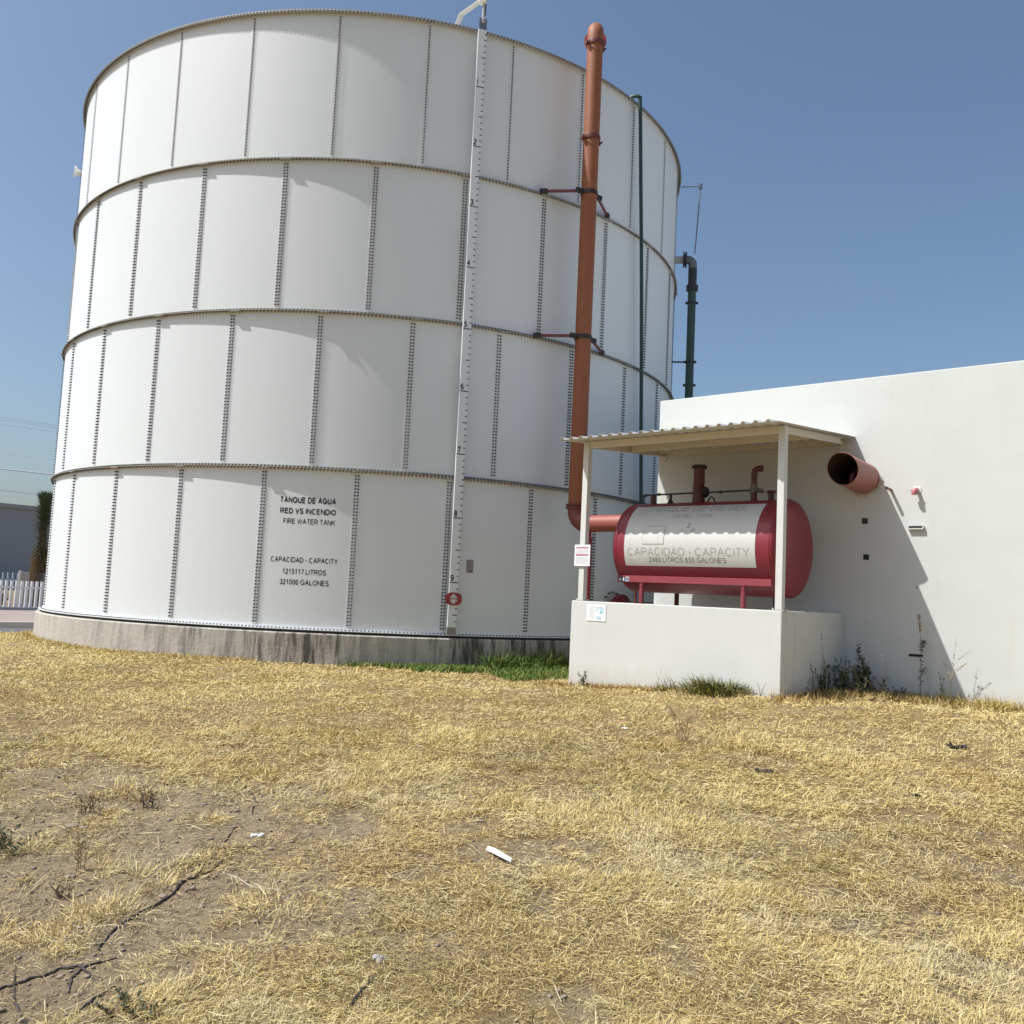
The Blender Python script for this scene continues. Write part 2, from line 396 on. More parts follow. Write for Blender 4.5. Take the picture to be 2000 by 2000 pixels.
def thing(name, loc, label, cat, group=None, site_rot=False):
    o = bpy.data.objects.new(name, None); COL.objects.link(o)
    o.location = loc; o.empty_display_size = 0.2
    if site_rot: o.rotation_euler = (0, 0, TH); o.scale = (SS, SS, SS)
    return tag(o, label, cat, group)
def as_thing(o, loc, label, cat, group=None, site_rot=False, kind=None):
    o.location = loc
    if site_rot: o.rotation_euler = (0, 0, TH); o.scale = (SS, SS, SS)
    return tag(o, label, cat, group, kind)
def raw_mesh(name, verts, loops, sizes, mat, parent=None, tint=None, smooth=False):
    me = bpy.data.meshes.new(name)
    me.vertices.add(len(verts)); me.vertices.foreach_set("co", np.asarray(verts, np.float32).ravel())
    me.loops.add(len(loops)); me.loops.foreach_set("vertex_index", np.asarray(loops, np.int32))
    sizes = np.asarray(sizes, np.int32); starts = np.concatenate(([0], np.cumsum(sizes)[:-1])).astype(np.int32)
    me.polygons.add(len(sizes)); me.polygons.foreach_set("loop_start", starts)
    if smooth: me.polygons.foreach_set("use_smooth", np.ones(len(sizes), bool))
    me.update(calc_edges=True)
    if tint is not None:
        at = me.attributes.new("tint", 'FLOAT_COLOR', 'POINT')
        c = np.ones((len(verts), 4), np.float32); c[:, :3] = tint
        at.data.foreach_set("color", c.ravel())
    me.materials.append(mat)
    o = bpy.data.objects.new(name, me); COL.objects.link(o)
    if parent: o.parent = parent
    return o
def instanced(name, tv, tf, pos, ex, ey, ez, mat, parent=None):
    tv = np.asarray(tv, float); pos = np.asarray(pos, float)
    V = (pos[:, None, :] + tv[None, :, 0:1]*ex[:, None, :] + tv[None, :, 1:2]*ey[:, None, :] + tv[None, :, 2:3]*ez[:, None, :]).reshape(-1, 3)
    tl = np.array([i for f in tf for i in f]); ts = [len(f) for f in tf]
    N = len(pos)
    loops = (tl[None, :] + (np.arange(N)*len(tv))[:, None]).ravel()
    return raw_mesh(name, V, loops, np.tile(ts, N), mat, parent)
def _el(cx, cy, rx, ry, a0, a1, n=14):
    return [(cx + rx*math.cos(R_(a0+(a1-a0)*k/n)), cy + ry*math.sin(R_(a0+(a1-a0)*k/n))) for k in range(n+1)]
_P = [(0, 0), (0, 1)] + _el(.6, .735, .4, .265, 90, -90, 8) + [(0, .47)]
_6 = [_el(.5, .31, .5, .31, 0, 360, 18), _el(.56, .42, .56, .58, 60, 180, 8) + [(0, .31)]]
GL = {'A': (.90, [[(0, 0), (.5, 1), (1, 0)], [(.2, .34), (.8, .34)]]), 'C': (.93, [_el(.5, .5, .5, .5, 48, 312, 20)]),
      'D': (.90, [[(0, 0), (0, 1), (.42, 1)] + _el(.42, .5, .58, .5, 80, -80, 12) + [(.42, 0), (0, 0)]]), 'E': (.82, [[(1, 0), (0, 0), (0, 1), (1, 1)], [(0, .53), (.92, .53)]]),
      'F': (.76, [[(0, 0), (0, 1), (1, 1)], [(0, .5), (.85, .5)]]), 'G': (1.0, [_el(.5, .5, .5, .5, 48, 322, 20) + [(1, .2), (1, .46), (.55, .46)]]),
      'I': (.20, [[(.5, 0), (.5, 1)]]), 'K': (.86, [[(0, 0), (0, 1)], [(1, 1), (0, .34)], [(.34, .58), (1, 0)]]), 'L': (.70, [[(0, 1), (0, 0), (1, 0)]]),
      'N': (.88, [[(0, 0), (0, 1), (1, 0), (1, 1)]]), 'O': (1.0, [_el(.5, .5, .5, .5, 0, 360, 24)]), 'P': (.82, [_P]),
      'Q': (1.0, [_el(.5, .5, .5, .5, 0, 360, 24), [(.60, .24), (1, -.04)]]), 'R': (.90, [_P, [(.5, .47), (1, 0)]]),
      'S': (.82, [_el(.5, .745, .46, .255, 22, 270, 12) + _el(.5, .25, .5, .25, 80, -158, 12)]), 'T': (.80, [[(0, 1), (1, 1)], [(.5, 1), (.5, 0)]]),
      'U': (.88, [[(0, 1)] + _el(.5, .33, .5, .33, 180, 360, 12) + [(1, 1)]]), 'V': (.86, [[(0, 1), (.5, 0), (1, 1)]]),
      'W': (1.25, [[(0, 1), (.25, 0), (.5, 1), (.75, 0), (1, 1)]]), 'Y': (.86, [[(0, 1), (.5, .45), (1, 1)], [(.5, .45), (.5, 0)]]), '-': (.44, [[(0, .38), (1, .38)]]),
      '0': (.66, [_el(.5, .5, .5, .5, 0, 360, 20)]), '1': (.66, [[(.16, .76), (.60, 1), (.60, 0)]]), '2': (.66, [_el(.5, .72, .48, .28, 165, -35, 10) + [(0, 0), (1, 0)]]),
      '3': (.66, [_el(.48, .75, .44, .25, 160, -90, 10) + _el(.5, .25, .5, .25, 80, -160, 10)]), '4': (.66, [[(.76, 0), (.76, 1), (0, .3), (1, .3)]]),
      '5': (.66, [[(.92, 1), (.2, 1), (.1, .52)] + _el(.47, .33, .53, .33, 120, -160, 10)]), '6': (.66, _6),
      '7': (.66, [[(0, 1), (1, 1), (.38, 0)]]), '8': (.66, [_el(.5, .745, .42, .255, 0, 360, 16), _el(.5, .255, .5, .255, 0, 360, 16)]), '9': (.66, [[(1-x, 1-y) for x, y in st] for st in _6]), ' ': (.28, [])}
def lettering(body, mapf, mat, parent, t=0.15, gap=0.095, name="lettering"):
    quads, x0 = [], 0.0                       # mapf(u across, v up, lift) places a point of the line of text
    for ch in body:
        w, strokes = GL[ch]
        for st in strokes:
            p = [(x0 + t/2 + x*max(w-t, 0.001), t/2 + y*(1-t)) for x, y in st]
            n = len(p); closed = math.dist(st[0], st[-1]) < 1e-6
            if closed: p = p[:-1]; n -= 1
            L, Rr = [], []
            for k in range(n):
                a = p[k-1] if (k or closed) else p[k]; b = p[k]; c = p[(k+1) % n] if (k < n-1 or closed) else p[k]
                d1 = (b[0]-a[0], b[1]-a[1]); d2 = (c[0]-b[0], c[1]-b[1]); l1 = math.hypot(*d1); l2 = math.hypot(*d2)
                if l1 < 1e-9: d1, l1 = d2, l2
                if l2 < 1e-9: d2, l2 = d1, l1
                n1 = (-d1[1]/l1, d1[0]/l1); n2 = (-d2[1]/l2, d2[0]/l2); m = (n1[0]+n2[0], n1[1]+n2[1]); q = max(m[0]**2+m[1]**2, 0.55)
                o = (m[0]*t/q, m[1]*t/q)
                L.append((b[0]+o[0], b[1]+o[1])); Rr.append((b[0]-o[0], b[1]-o[1]))
            for k in range(n if closed else n-1):
                A, B, C_, D = L[k], L[(k+1) % n], Rr[(k+1) % n], Rr[k]
                m_ = max(1, math.ceil(math.dist(p[k], p[(k+1) % n])/0.16))
                lp = lambda P, Q, t_: (P[0]+(Q[0]-P[0])*t_, P[1]+(Q[1]-P[1])*t_)
                for i_ in range(m_): quads.append((lp(A, B, i_/m_), lp(A, B, (i_+1)/m_), lp(D, C_, (i_+1)/m_), lp(D, C_, i_/m_)))
        x0 += w + gap
    W = x0 - gap; mb = MB()
    for k, q in enumerate(quads): mb.poly([mapf(x/W, y, 0.00005*(k % 9)) for x, y in q])
    return mb.build(name, mat, parent)

# ------------------------------------------------------------------ value noise (numpy)
_perm = RNG.random((256, 256))
def vnoise(x, y):
    xi = np.floor(x).astype(int); yi = np.floor(y).astype(int)
    fx = x - xi; fy = y - yi
    fx = fx*fx*(3-2*fx); fy = fy*fy*(3-2*fy)
    g = lambda a, b: _perm[a & 255, b & 255]
    return (g(xi, yi)*(1-fx) + g(xi+1, yi)*fx)*(1-fy) + (g(xi, yi+1)*(1-fx) + g(xi+1, yi+1)*fx)*fy
def fbm(x, y, s, octv=4):
    r = 0; a = 0.5; t = 0
    for k in range(octv):
        r = r + a*vnoise(x*s + 17.3*k, y*s + 5.1*k); t += a; a *= 0.5; s *= 2.03
    return r/t
def gz0(x, y):
    t = np.clip((y-2)/9.0, 0, 1); t = t*t*(3-2*t)
    near = np.exp(-((x-0.5)/14.0)**2) * np.exp(-(np.maximum(y-12, 0)/5.0)**2)
    u = np.clip(x/3.2, 0, 1); u = u*u*(3-2*u); q = np.clip((y-5)/5.0, 0, 1); q = q*q*(3-2*q)
    w = np.clip((60-y)/30.0, 0, 1)*np.clip((60-x)/30.0, 0, 1)
    return -0.88 + 0.38*t + 0.14*u*q*w + near*(0.015*np.sin(1.3*x+0.5)*np.sin(0.9*y+0.3) + 0.01*np.sin(2.9*x+1)*np.cos(2.3*y))
# bare soil: soft ellipses (centre x, y, radius x, y, turn, strength)
BARE = [(-2.75, 5.1, 0.7, 0.7, 0, 1.0), (-1.25, 5.0, 0.5, 0.45, 0.4, 0.9), (-2.6, 6.5, 0.9, 0.45, 0, 0.9), (-1.9, 4.2, 0.7, 0.6, 0, 1.0), (-0.55, 5.75, 0.5, 0.3, 0.2, 0.75), (-1.1, 4.9, 0.5, 0.3, 0.5, 0.85), (-2.0, 5.6, 1.0, 0.85, 0.3, 1.0), (-1.85, 4.7, 0.75, 0.65, 0.6, 1.0), (-2.2, 4.3, 0.6, 0.6, 0, 1.0), (-1.7, 6.3, 0.9, 0.35, 0.0, 0.8), (-0.8, 6.3, 0.7, 0.25, 0, 0.6), (-1.55, 5.4, 0.6, 0.5, 0.0, 0.75), (-1.0, 5.75, 0.60, 0.40, 0.1, 0.95),
        (-1.45, 4.5, 0.55, 0.5, 0.8, 1.0), (-1.75, 3.75, 0.5, 0.45, 0.0, 1.0), (-0.45, 5.1, 0.45, 0.22, 0.2, 0.7), (-2.4, 6.35, 1.1, 0.4, 0.1, 0.8),
        (-3.3, 6.75, 0.8, 0.35, 0.0, 0.75), (-0.95, 4.45, 0.5, 0.32, 0.3, 0.85), (0.34, 3.7, 0.38, 0.2, 0.0, 0.75), (0.03, 5.09, 0.3, 0.15, 0.0, 0.7),
        (2.7, 6.2, 0.5, 0.25, 0.0, 0.65), (1.95, 4.65, 0.35, 0.22, 0.2, 0.75), (-3.8, 7.5, 0.9, 0.25, 0.0, 0.7), (-2.8, 6.0, 0.5, 0.6, 0.0, 0.9),
        (0.75, 4.2, 0.28, 0.14, 0.3, 0.5), (-0.25, 4.1, 0.3, 0.16, 0.1, 0.6), (0.449, 11.618, 0.30, 0.20, 0.0, 0.9), (2.9, 9.9, 0.3, 0.15, 0, 0.5),
        (-1.2, 7.2, 0.6, 0.2, 0.0, 0.45), (0.2, 7.6, 0.5, 0.2, 0.2, 0.4), (1.2, 9.2, 0.4, 0.2, 0, 0.35), (-1.5, 3.2, 0.5, 0.35, 0, 0.9),
        (1.35, 5.6, 0.35, 0.16, 0.2, 0.5), (3.4, 5.2, 0.45, 0.2, 0.2, 0.6), (2.4, 3.9, 0.4, 0.2, 0.1, 0.5)]
def bare_mask(x, y):
    x = np.asarray(x, float); y = np.asarray(y, float)
    b = np.zeros_like(x)
    wx = x + 0.55*(fbm(x, y, 1.7, 4)-0.5) + 0.25*(fbm(x+9, y+3, 5.0, 3)-0.5)
    wy = y + 0.55*(fbm(x+31, y+7, 1.7, 4)-0.5) + 0.25*(fbm(x+19, y+13, 5.0, 3)-0.5)
    for cx, cy, rx, ry, tr, s in BARE:
        dx, dy = wx-cx, wy-cy; c, sn = math.cos(tr), math.sin(tr)
        u = (c*dx+sn*dy)/rx; v = (-sn*dx+c*dy)/ry
        q = np.sqrt(u*u+v*v)
        b = np.maximum(b, s*np.clip((1.25-q)/0.55, 0, 1))
    n = fbm(x+50, y+20, 2.4, 5)
    b = np.maximum(b, np.clip((n-0.535)/0.10, 0, 1)*0.82*np.clip((10-y)/5, 0, 1))
    tuft = np.clip((fbm(x+77, y+41, 3.6, 4)-0.57)/0.08, 0, 1)
    return np.clip(b*(1-0.55*tuft*(x > -1.2) - 0.42*tuft*(x <= -1.2)), 0, 1)
def gz(x, y):
    x = np.asarray(x, float); y = np.asarray(y, float)
    near = np.exp(-((x-0.5)/9.0)**4) * np.clip((15-y)/5, 0, 1) * np.clip((y+1)/2, 0, 1)
    return gz0(x, y) + near*(0.030*(fbm(x, y, 1.9, 3)-0.5) + bare_mask(x, y)*(-0.014 + 0.062*(fbm(x+5, y+8, 4.2, 6)-0.5)))
def gzs(x, y): return float(gz(np.array([x]), np.array([y]))[0])

# ------------------------------------------------------------------ ground, road, kerb, far planting strip
def build_ground():
    xs = np.concatenate((-np.geomspace(4000, 9.2, 26), np.arange(-9, -4.5, 0.10), np.arange(-4.5, 6.0, 0.035), np.arange(6.0, 9.0, 0.10), np.geomspace(9.2, 4000, 26)))
    ys = np.concatenate((-np.geomspace(3000, 1.2, 16), np.arange(-1, 2.4, 0.2), np.arange(2.4, 9.0, 0.035), np.arange(9.0, 19, 0.08), np.geomspace(19.2, 4000, 30)))
    X, Y = np.meshgrid(xs, ys); Z = gz(X, Y)
    nx, ny = len(xs), len(ys)
    V = np.stack([X.ravel(), Y.ravel(), Z.ravel()], 1)
    i = (np.arange(ny-1)[:, None]*nx + np.arange(nx-1)[None, :]).ravel()
    F = np.stack([i, i+1, i+1+nx, i+nx], 1).ravel()
    o = raw_mesh("ground", V, F, np.full(len(i), 4), M['ground'], smooth=True)
    at = o.data.attributes.new("bare", 'FLOAT', 'POINT')
    at.data.foreach_set("value", bare_mask(X, Y).ravel().astype(np.float32))
    tag(o, kind='structure')
build_ground()
G0 = -0.5
def strip(name, a0, a1, n0, n1, z0, z1, mat):
    b = back(a0, 0, 0); mb = MB().box((0, n0, z0), (a1-a0, n1, z1))
    o = mb.build(name, mat); o.location = (b.x, b.y, 0); o.rotation_euler = (0, 0, TH)
    return tag(o, kind='structure')
strip("road", -15.5, -13.95, -60, 160, -0.75, G0+0.004, M['asphalt'])
strip("kerb", -15.68, -15.5, -60, 160, -0.75, G0+0.12, M['kerb'])
strip("planting_strip", -22.6, -15.68, -60, 160, -0.75, G0+0.10, M['strip_soil'])

# ------------------------------------------------------------------ the big bolted water tank
AZ0 = R_(-45.58); DAZ = 2*math.pi/28
tank = thing("water_tank", TC, "huge white bolted steel water tank with four ringed courses and black lettering", "water tank")
def T(p): return Vector(p) - TC
NUT_V = [(0, 0.0148*math.cos(k*math.pi/3), 0.0148*math.sin(k*math.pi/3)) for k in range(6)] + \
        [(0.012, 0.0148*math.cos(k*math.pi/3), 0.0148*math.sin(k*math.pi/3)) for k in range(6)] + \
        [(0.012, 0.0062*math.cos(k*math.pi/2), 0.008*math.sin(k*math.pi/2)) for k in range(4)] + \
        [(0.032, 0.0062*math.cos(k*math.pi/2), 0.008*math.sin(k*math.pi/2)) for k in range(4)]
NUT_F = [(k, (k+1) % 6, 6+(k+1) % 6, 6+k) for k in range(6)] + [(6, 7, 8, 9, 10, 11)] + \
        [(12+k, 12+(k+1) % 4, 16+(k+1) % 4, 16+k) for k in range(4)] + [(16, 17, 18, 19)]
def radial_frames(az):
    ex = np.stack([np.sin(az), -np.cos(az), 0*az], 1); ey = np.stack([np.cos(az), np.sin(az), 0*az], 1)
    ez = np.tile([0, 0, 1.0], (len(az), 1)); return ex, ey, ez
def bolts_radial(name, az, z, r, parent, stud=True):
    ex, ey, ez = radial_frames(az)
    pos = np.stack([r*np.sin(az), -r*np.cos(az), z], 1)
    return tag(instanced(name, NUT_V if stud else NUT_V[:12], NUT_F if stud else NUT_F[:7], pos, ex, ey, ez, M['bolt'], parent), kind='stuff')
AZ_LIM = R_(118)
for k in range(4):
    ph = AZ0 + (DAZ/2 if k % 2 else 0.0)
    z0, z1 = k*CH, (k+1)*CH
    mb = MB(); lap = 0.047/TR
    for i in range(28):
        a0, a1 = ph + i*DAZ - lap, ph + (i+1)*DAZ + lap
        i0 = len(mb.v); n = 8
        for j in range(n+1):
            a = a0 + (a1-a0)*j/n; r = TR + 0.006*(1-j/n)
            for z in (z0, z1): mb.v.append(T(taz(a, r, z)))
        for j in range(n):
            b = i0+2*j; mb.f.append((b, b+2, b+3, b+1))
        # the raised left edge of the lap
        i1 = len(mb.v)
        mb.v += [T(taz(a0, TR-0.004, z0)), T(taz(a0, TR+0.006, z0)), T(taz(a0, TR+0.006, z1)), T(taz(a0, TR-0.004, z1))]
        mb.f.append((i1, i1+1, i1+2, i1+3))
    course = mb.build("wall_course", M['tank_white'], tank, smooth=True, ang=20)
    azs, zs = [], []
    offs = (0.0,) if k == 3 else (-0.023, 0.023)
    nb = 46
    for i in range(28):
        a = ph + i*DAZ; a = (a+math.pi) % (2*math.pi)-math.pi
        if abs(a) > AZ_LIM: continue
        for o in offs:
            for q in range(nb):
                azs.append(a + o/TR); zs.append(z0 + 0.075 + (CH-0.13)*(q+0.5)/nb)
    bolts_radial("bolts", np.array(azs), np.array(zs), TR+0.003, course)
def ring_prof(z, r0, prof, name, mat, seg=168):
    mb = MB(); n = len(prof)
    for j in range(seg):
        a = 2*math.pi*j/seg
        for (dr, dz) in prof: mb.v.append(T(taz(a, r0+dr, z+dz)))
    for j in range(seg):
        for k in range(n):
            a, b = j*n+k, ((j+1) % seg)*n+k; a2, b2 = j*n+(k+1) % n, ((j+1) % seg)*n+(k+1) % n
            mb.f.append((a, b, b2, a2))
    return mb.build(name, mat, tank, smooth=True, ang=30)
nring = int(2*TR*AZ_LIM/0.058)
raz = np.linspace(-AZ_LIM, AZ_LIM, nring)
def ring_bolts(ring, z, up=True, down=True):
    az = raz; ex, ey, ez = radial_frames(az)
    if up: bolts_radial("bolts", az, np.full(nring, z+0.021), TR+0.015, ring)
    if down:
        pos = np.stack([(TR+0.046)*np.sin(az), -(TR+0.046)*np.cos(az), np.full(nring, z-0.008)], 1)
        tag(instanced("bolts", NUT_V, NUT_F, pos, -ez, ey, ex, M['bolt'], ring), kind='stuff')
for k in (1, 2, 3):
    z = k*CH
    ring = ring_prof(z, TR, [(0.0, 0.040), (0.014, 0.040), (0.016, 0.0), (0.072, 0.0), (0.072, -0.007), (0.0, -0.007)], "stiffener_ring", M['ring_metal'])
    ring_bolts(ring, z)
    for i in range(-8, 8):                    # splice plates where ring segments meet, ragged in the shadow line
        mb = MB(); a = AZ0 + (i+3)*DAZ + (0.12 if k == 2 else 0.0)
        c = taz(a, TR+0.07, z-0.016); t = Vector((math.cos(a), math.sin(a), 0)); rr = Vector((math.sin(a), -math.cos(a), 0))
        mb.hexa([T(c - t*0.11 - rr*0.052 - Vector((0, 0, .008))), T(c + t*0.11 - rr*0.045 - Vector((0, 0, .008))), T(c + t*0.09 + rr*0.018 - Vector((0, 0, .008))), T(c - t*0.07 + rr*0.018 - Vector((0, 0, .008))),
                 T(c - t*0.11 - rr*0.045), T(c + t*0.11 - rr*0.045), T(c + t*0.09 + rr*0.018), T(c - t*0.07 + rr*0.018)])
        mb.build("splice_plate", M['ring_metal'], ring)
rim = ring_prof(4*CH, TR, [(-0.02, 0.010), (0.074, 0.010), (0.074, -0.030), (0.066, -0.030), (0.066, 0.002), (-0.02, 0.002)], "top_rim", M['ring_metal'])
ring_bolts(rim, 4*CH+0.004, up=False)
bolts_radial("bolts", raz, np.full(nring, 4*CH-0.014), TR+0.073, rim, False)
base_ring = ring_prof(0, TR, [(0.0, 0.050), (0.014, 0.050), (0.018, 0.012), (0.08, 0.012), (0.08, 0.0), (0.0, 0.0)], "base_ring", M['gauge_white'])
ring_bolts(base_ring, -0.004, down=False)
mb = MB().lathe(T(taz(0, 0, 0)) + Vector((0, 0, 9.55)), (0, 0, 1), [(0, TR-0.02), (0.15, 0.0)], seg=64)
mb.build("roof_deck", M['tank_white'], tank, smooth=True)  # unseen deck, added to keep light out of the shell
_p0, _p1 = AZ0 + 3*DAZ - 0.047/TR, AZ0 + 4*DAZ + 0.047/TR
def text_r(a): return TR + 0.006*(1-(a-_p0)/(_p1-_p0)) + 0.0009
def tank_text(body, az0, az1, zc, h, t):
    a0, a1 = R_(az0), R_(az1)
    lettering(body, lambda u, v, e: T(taz(a0+(a1-a0)*u, text_r(a0+(a1-a0)*u)+e, zc + (v-0.5)*h)), M['letter_black'], tank, t)
tank_text("TANQUE DE AGUA", -4.54, 3.16, 1.960, 0.098, 0.235)
tank_text("RED VS INCENDIO", -4.44, 3.26, 1.793, 0.090, 0.215)
tank_text("FIRE WATER TANK", -3.90, 3.21, 1.635, 0.082, 0.165)
tank_text("CAPACIDAD - CAPACITY", -5.30, 3.90, 1.047, 0.082, 0.175)
tank_text("1215117 LITROS", -3.57, 2.42, 0.870, 0.082, 0.175)
tank_text("321000 GALONES", -3.84, 2.88, 0.710, 0.082, 0.175)
a0, a1 = R_(21.8), R_(22.8)
mb = MB().hexa([T(taz(a, r, z)) for z in (0.985, 1.187) for a, r in ((a0, TR+0.014), (a1, TR+0.014), (a1, TR+0.002), (a0, TR+0.002))])
mb.build("name_plate", M['plate_grey'], tank)
a0, a1 = R_(22.25), R_(22.6)
MB().hexa([T(taz(a, r, z)) for z in (1.000, 1.010) for a, r in ((a0, TR+0.016), (a1, TR+0.016), (a1, TR+0.012), (a0, TR+0.012))]).build("plate_mark", M['letter_black'], tank)
# bell-mouthed white nozzle on the far left of the shell
aN = R_(-66); dN = Vector((math.sin(aN), -math.cos(aN), 0)); pN = taz(aN, TR-0.02, 8.62)
MB().lathe(T(pN), dN + Vector((0, 0, 0.1)), [(0, 0.055), (0.08, 0.055), (0.12, 0.07), (0.155, 0.115), (0.168, 0.115), (0.14, 0.07), (0.09, 0.045)], seg=24).build("nozzle", M['pvc'], tank, smooth=True)

# foundation
mb = MB().lathe((0, 0, 0), (0, 0, 1), [(-0.95, TR+0.135), (-0.058, TR+0.125), (-0.040, TR+0.108), (-0.040, TR-0.3)], seg=160)
fnd = mb.build("tank_foundation", M['concrete'], smooth=True, ang=30)
as_thing(fnd, TC, "round stained concrete plinth under the white water tank", "foundation")
gap_ring = MB().lathe((0, 0, 0), (0, 0, 1), [(-0.044, TR+0.055), (-0.001, TR+0.055)], seg=128).build("seal", M['black_seal'], fnd)  # black band standing in for the shade in the gap under the base ring
blk = MB().box((-0.34, -0.16, -0.62), (0.34, 0.16, -0.205)).build("concrete_step", M['concrete'], bevel=0.01)
pB = taz(R_(41.5), TR+0.46, 0)
as_thing(blk, (pB.x, pB.y, 0), "low grey concrete block against the tank plinth beside the fuel basin", "block")
blk.rotation_euler = (0, 0, R_(41.5))

# ------------------------------------------------------------------ level gauge
AG = R_(19.72); gr = Vector((math.sin(AG), -math.cos(AG), 0)); gt = Vector((math.cos(AG), math.sin(AG), 0)); GZ0 = 9.8185
gbase = taz(AG, TR+0.13, 0)
gauge = thing("level_gauge", gbase, "tall white board numbered 1 to 9 with black ticks on the tank front", "gauge")
def G(t, o, z): return gt*t + gr*o + Vector((0, 0, z))
def gbox(mb, t0, t1, o0, o1, z0, z1):
    return mb.hexa([G(t0, o1, z0), G(t1, o1, z0), G(t1, o0, z0), G(t0, o0, z0), G(t0, o1, z1), G(t1, o1, z1), G(t1, o0, z1), G(t0, o0, z1)])
W2 = 0.070
gbox(MB(), -W2, W2, -0.02, 0.02, 0.13, 9.80).build("board", M['gauge_white'], gauge, bevel=0.004)
mb = MB(); gbox(mb, -W2, W2, -0.03, 0.015, 0.02, 0.128); mb.build("bottom_bracket", M['plate_grey'], gauge)
mb = MB(); gbox(mb, -W2+0.008, W2-0.002, -0.012, 0.012, 9.802, 9.99); mb.build("top_plate", M['galv'], gauge)
for zz in (0.4, 2.3, 4.7, 7.1, 9.3): gbox(MB(), -0.02, 0.02, -0.13, -0.021, zz, zz+0.04).build("standoff", M['galv'], gauge)
mb = MB()
for i in range(1, 97):
    z = GZ0 - i*0.1
    if z < 0.16: break
    if i % 10 == 0: t0 = -W2+0.002
    elif i % 5 == 0: t0 = W2-0.068
    else: t0 = W2-0.034
    gbox(mb, t0, W2+0.001, 0.0205, 0.0225, z-0.0075, z+0.0075)
mb.build("tick_marks", M['letter_black'], gauge)
for i in range(1, 10):
    z = GZ0 - i + 0.022
    w = 0.030 if i == 1 else 0.052
    lettering(str(i), lambda u, v, e, z=z, w=w: G(-W2+0.012 + w*u, 0.0228+e, z + 0.096*v), M['letter_black'], gauge, 0.19, name="number")
mb = MB(); n = 28
for q, (rx, ry) in enumerate(((0.132, 0.098), (0.062, 0.074))):
    for o in (0.032, 0.042):
        for j in range(n):
            a = 2*math.pi*j/n; e = 0.72 if q == 0 else 1
            cx = math.copysign(abs(math.cos(a))**e, math.cos(a)); sy = math.copysign(abs(math.sin(a))**e, math.sin(a))
            mb.v.append(G(rx*cx+0.005, o, 0.567 + ry*sy))
for j in range(n):
    k = (j+1) % n
    mb.f += [(n+j, n+k, 3*n+k, 3*n+j), (j, k, n+k, n+j), (2*n+j, 3*n+j, 3*n+k, 2*n+k)]
gbox(mb, -0.060, 0.066, 0.034, 0.040, 0.562, 0.574)
mb.build("target", paint('target_red', (0.30, 0.035, 0.04), 0.5), gauge, smooth=True)
mb = MB()
A0 = G(-0.40, -0.14, 9.83); A1 = G(-0.33, -0.12, 10.05); A2 = G(-0.02, 0.0, 10.32)
mb.beam(A0, A1, 0.07, 0.07); mb.beam(A1, A2, 0.05, 0.055)
mb.box(tuple(A2 - Vector((0.05, 0.05, 0.07))), tuple(A2 + Vector((0.06, 0.05, 0.09))))
mb.build("pulley_arm", M['arm_white'], gauge, bevel=0.006)
mb = MB().tube([A2 + Vector((0.02, 0, -0.06)), G(0.0, 0.016, 9.93)], 0.020, 10); mb.tube([G(0, 0.0, 9.93), G(0, 0.05, 9.93)], 0.028, 10)
mb.build("cable_end", M['pipe_grey'], gauge, smooth=True)
mb = MB(); gbox(mb, 0.02, 0.05, -0.06, 0.0, 10.05, 10.40); mb.build("back_bracket", M['galv'], gauge)

# ------------------------------------------------------------------ orange riser pipe
RA = R_(36.4); RB = taz(RA, TR+0.50, 0); rR = Vector((math.sin(RA), -math.cos(RA), 0)); rT = Vector((math.cos(RA), math.sin(RA), 0))
PR = 0.134
riser = thing("fire_main_pipe", RB, "tall orange riser pipe strapped to the tank side with bottom elbow behind the left post", "pipe")
UP = Vector((0, 0, 1)); ZB, ZT = 1.86, 10.12; ER = 0.22
AW = Vector((0.07, 1, 0)).normalized()          # the top elbow turns over the rim, away from the yard
path = arc(Vector((0, 0, ZT)) + AW*ER, -AW, UP, ER, 0, math.pi/2, 8)
mb = MB().tube([Vector((0, 0, ZB+ER+0.05)), Vector((0, 0, 4.5)), Vector((0, 0, ZT-0.12))], PR, 28)
mb.build("riser", M['pipe_orange'], riser, smooth=True)
mb = MB().tube([Vector((0, 0, ZT-0.12))] + path + [Vector((0, 0, ZT+ER)) + AW*1.1], PR*1.02, 28)
mb.build("top_elbow", M['pipe_orange'], riser, smooth=True)
hd = DX
ecen = Vector((0, 0, ZB+ER)) + hd*ER
mb = MB().tube([Vector((0, 0, ZB+ER+0.06))] + arc(ecen, -hd, -UP, ER, 0, math.pi/2, 10) + [Vector((0, 0, ZB)) + hd*(ER+0.12)], PR*1.03, 28)
mb.build("bottom_elbow", paint('elbow_red', (0.20, 0.050, 0.036), 0.5, 0.12, 6), riser, smooth=True)
mb = MB().tube([Vector((0, 0, ZB)) + hd*(ER+0.10), Vector((0, 0, ZB)) + hd*1.9], PR, 28)
mb.build("branch", M['pipe_red'], riser, smooth=True, ang=60)
def collar(z, name="coupling"):
    mb = MB().lathe(Vector((0, 0, z-0.05)), UP, [(0, PR+0.002), (0, PR+0.016), (0.035, PR+0.020), (0.075, PR+0.016), (0.09, PR+0.002)], seg=28)
    for s_ in (-1, 1):
        c = rT*s_*(PR+0.045)
        mb.beam(c + Vector((0, 0, z-0.045)) - rT*0.03, c + Vector((0, 0, z-0.045)) + rT*0.012, 0.045, 0.06)
        mb.tube([c + Vector((0, 0, z-0.045)) - rR*0.06, c + Vector((0, 0, z-0.045)) + rR*0.075], 0.014, 8)
    return mb.build(name, M['coupling'], riser, smooth=True)
for z in (10.02, 8.36): collar(z)
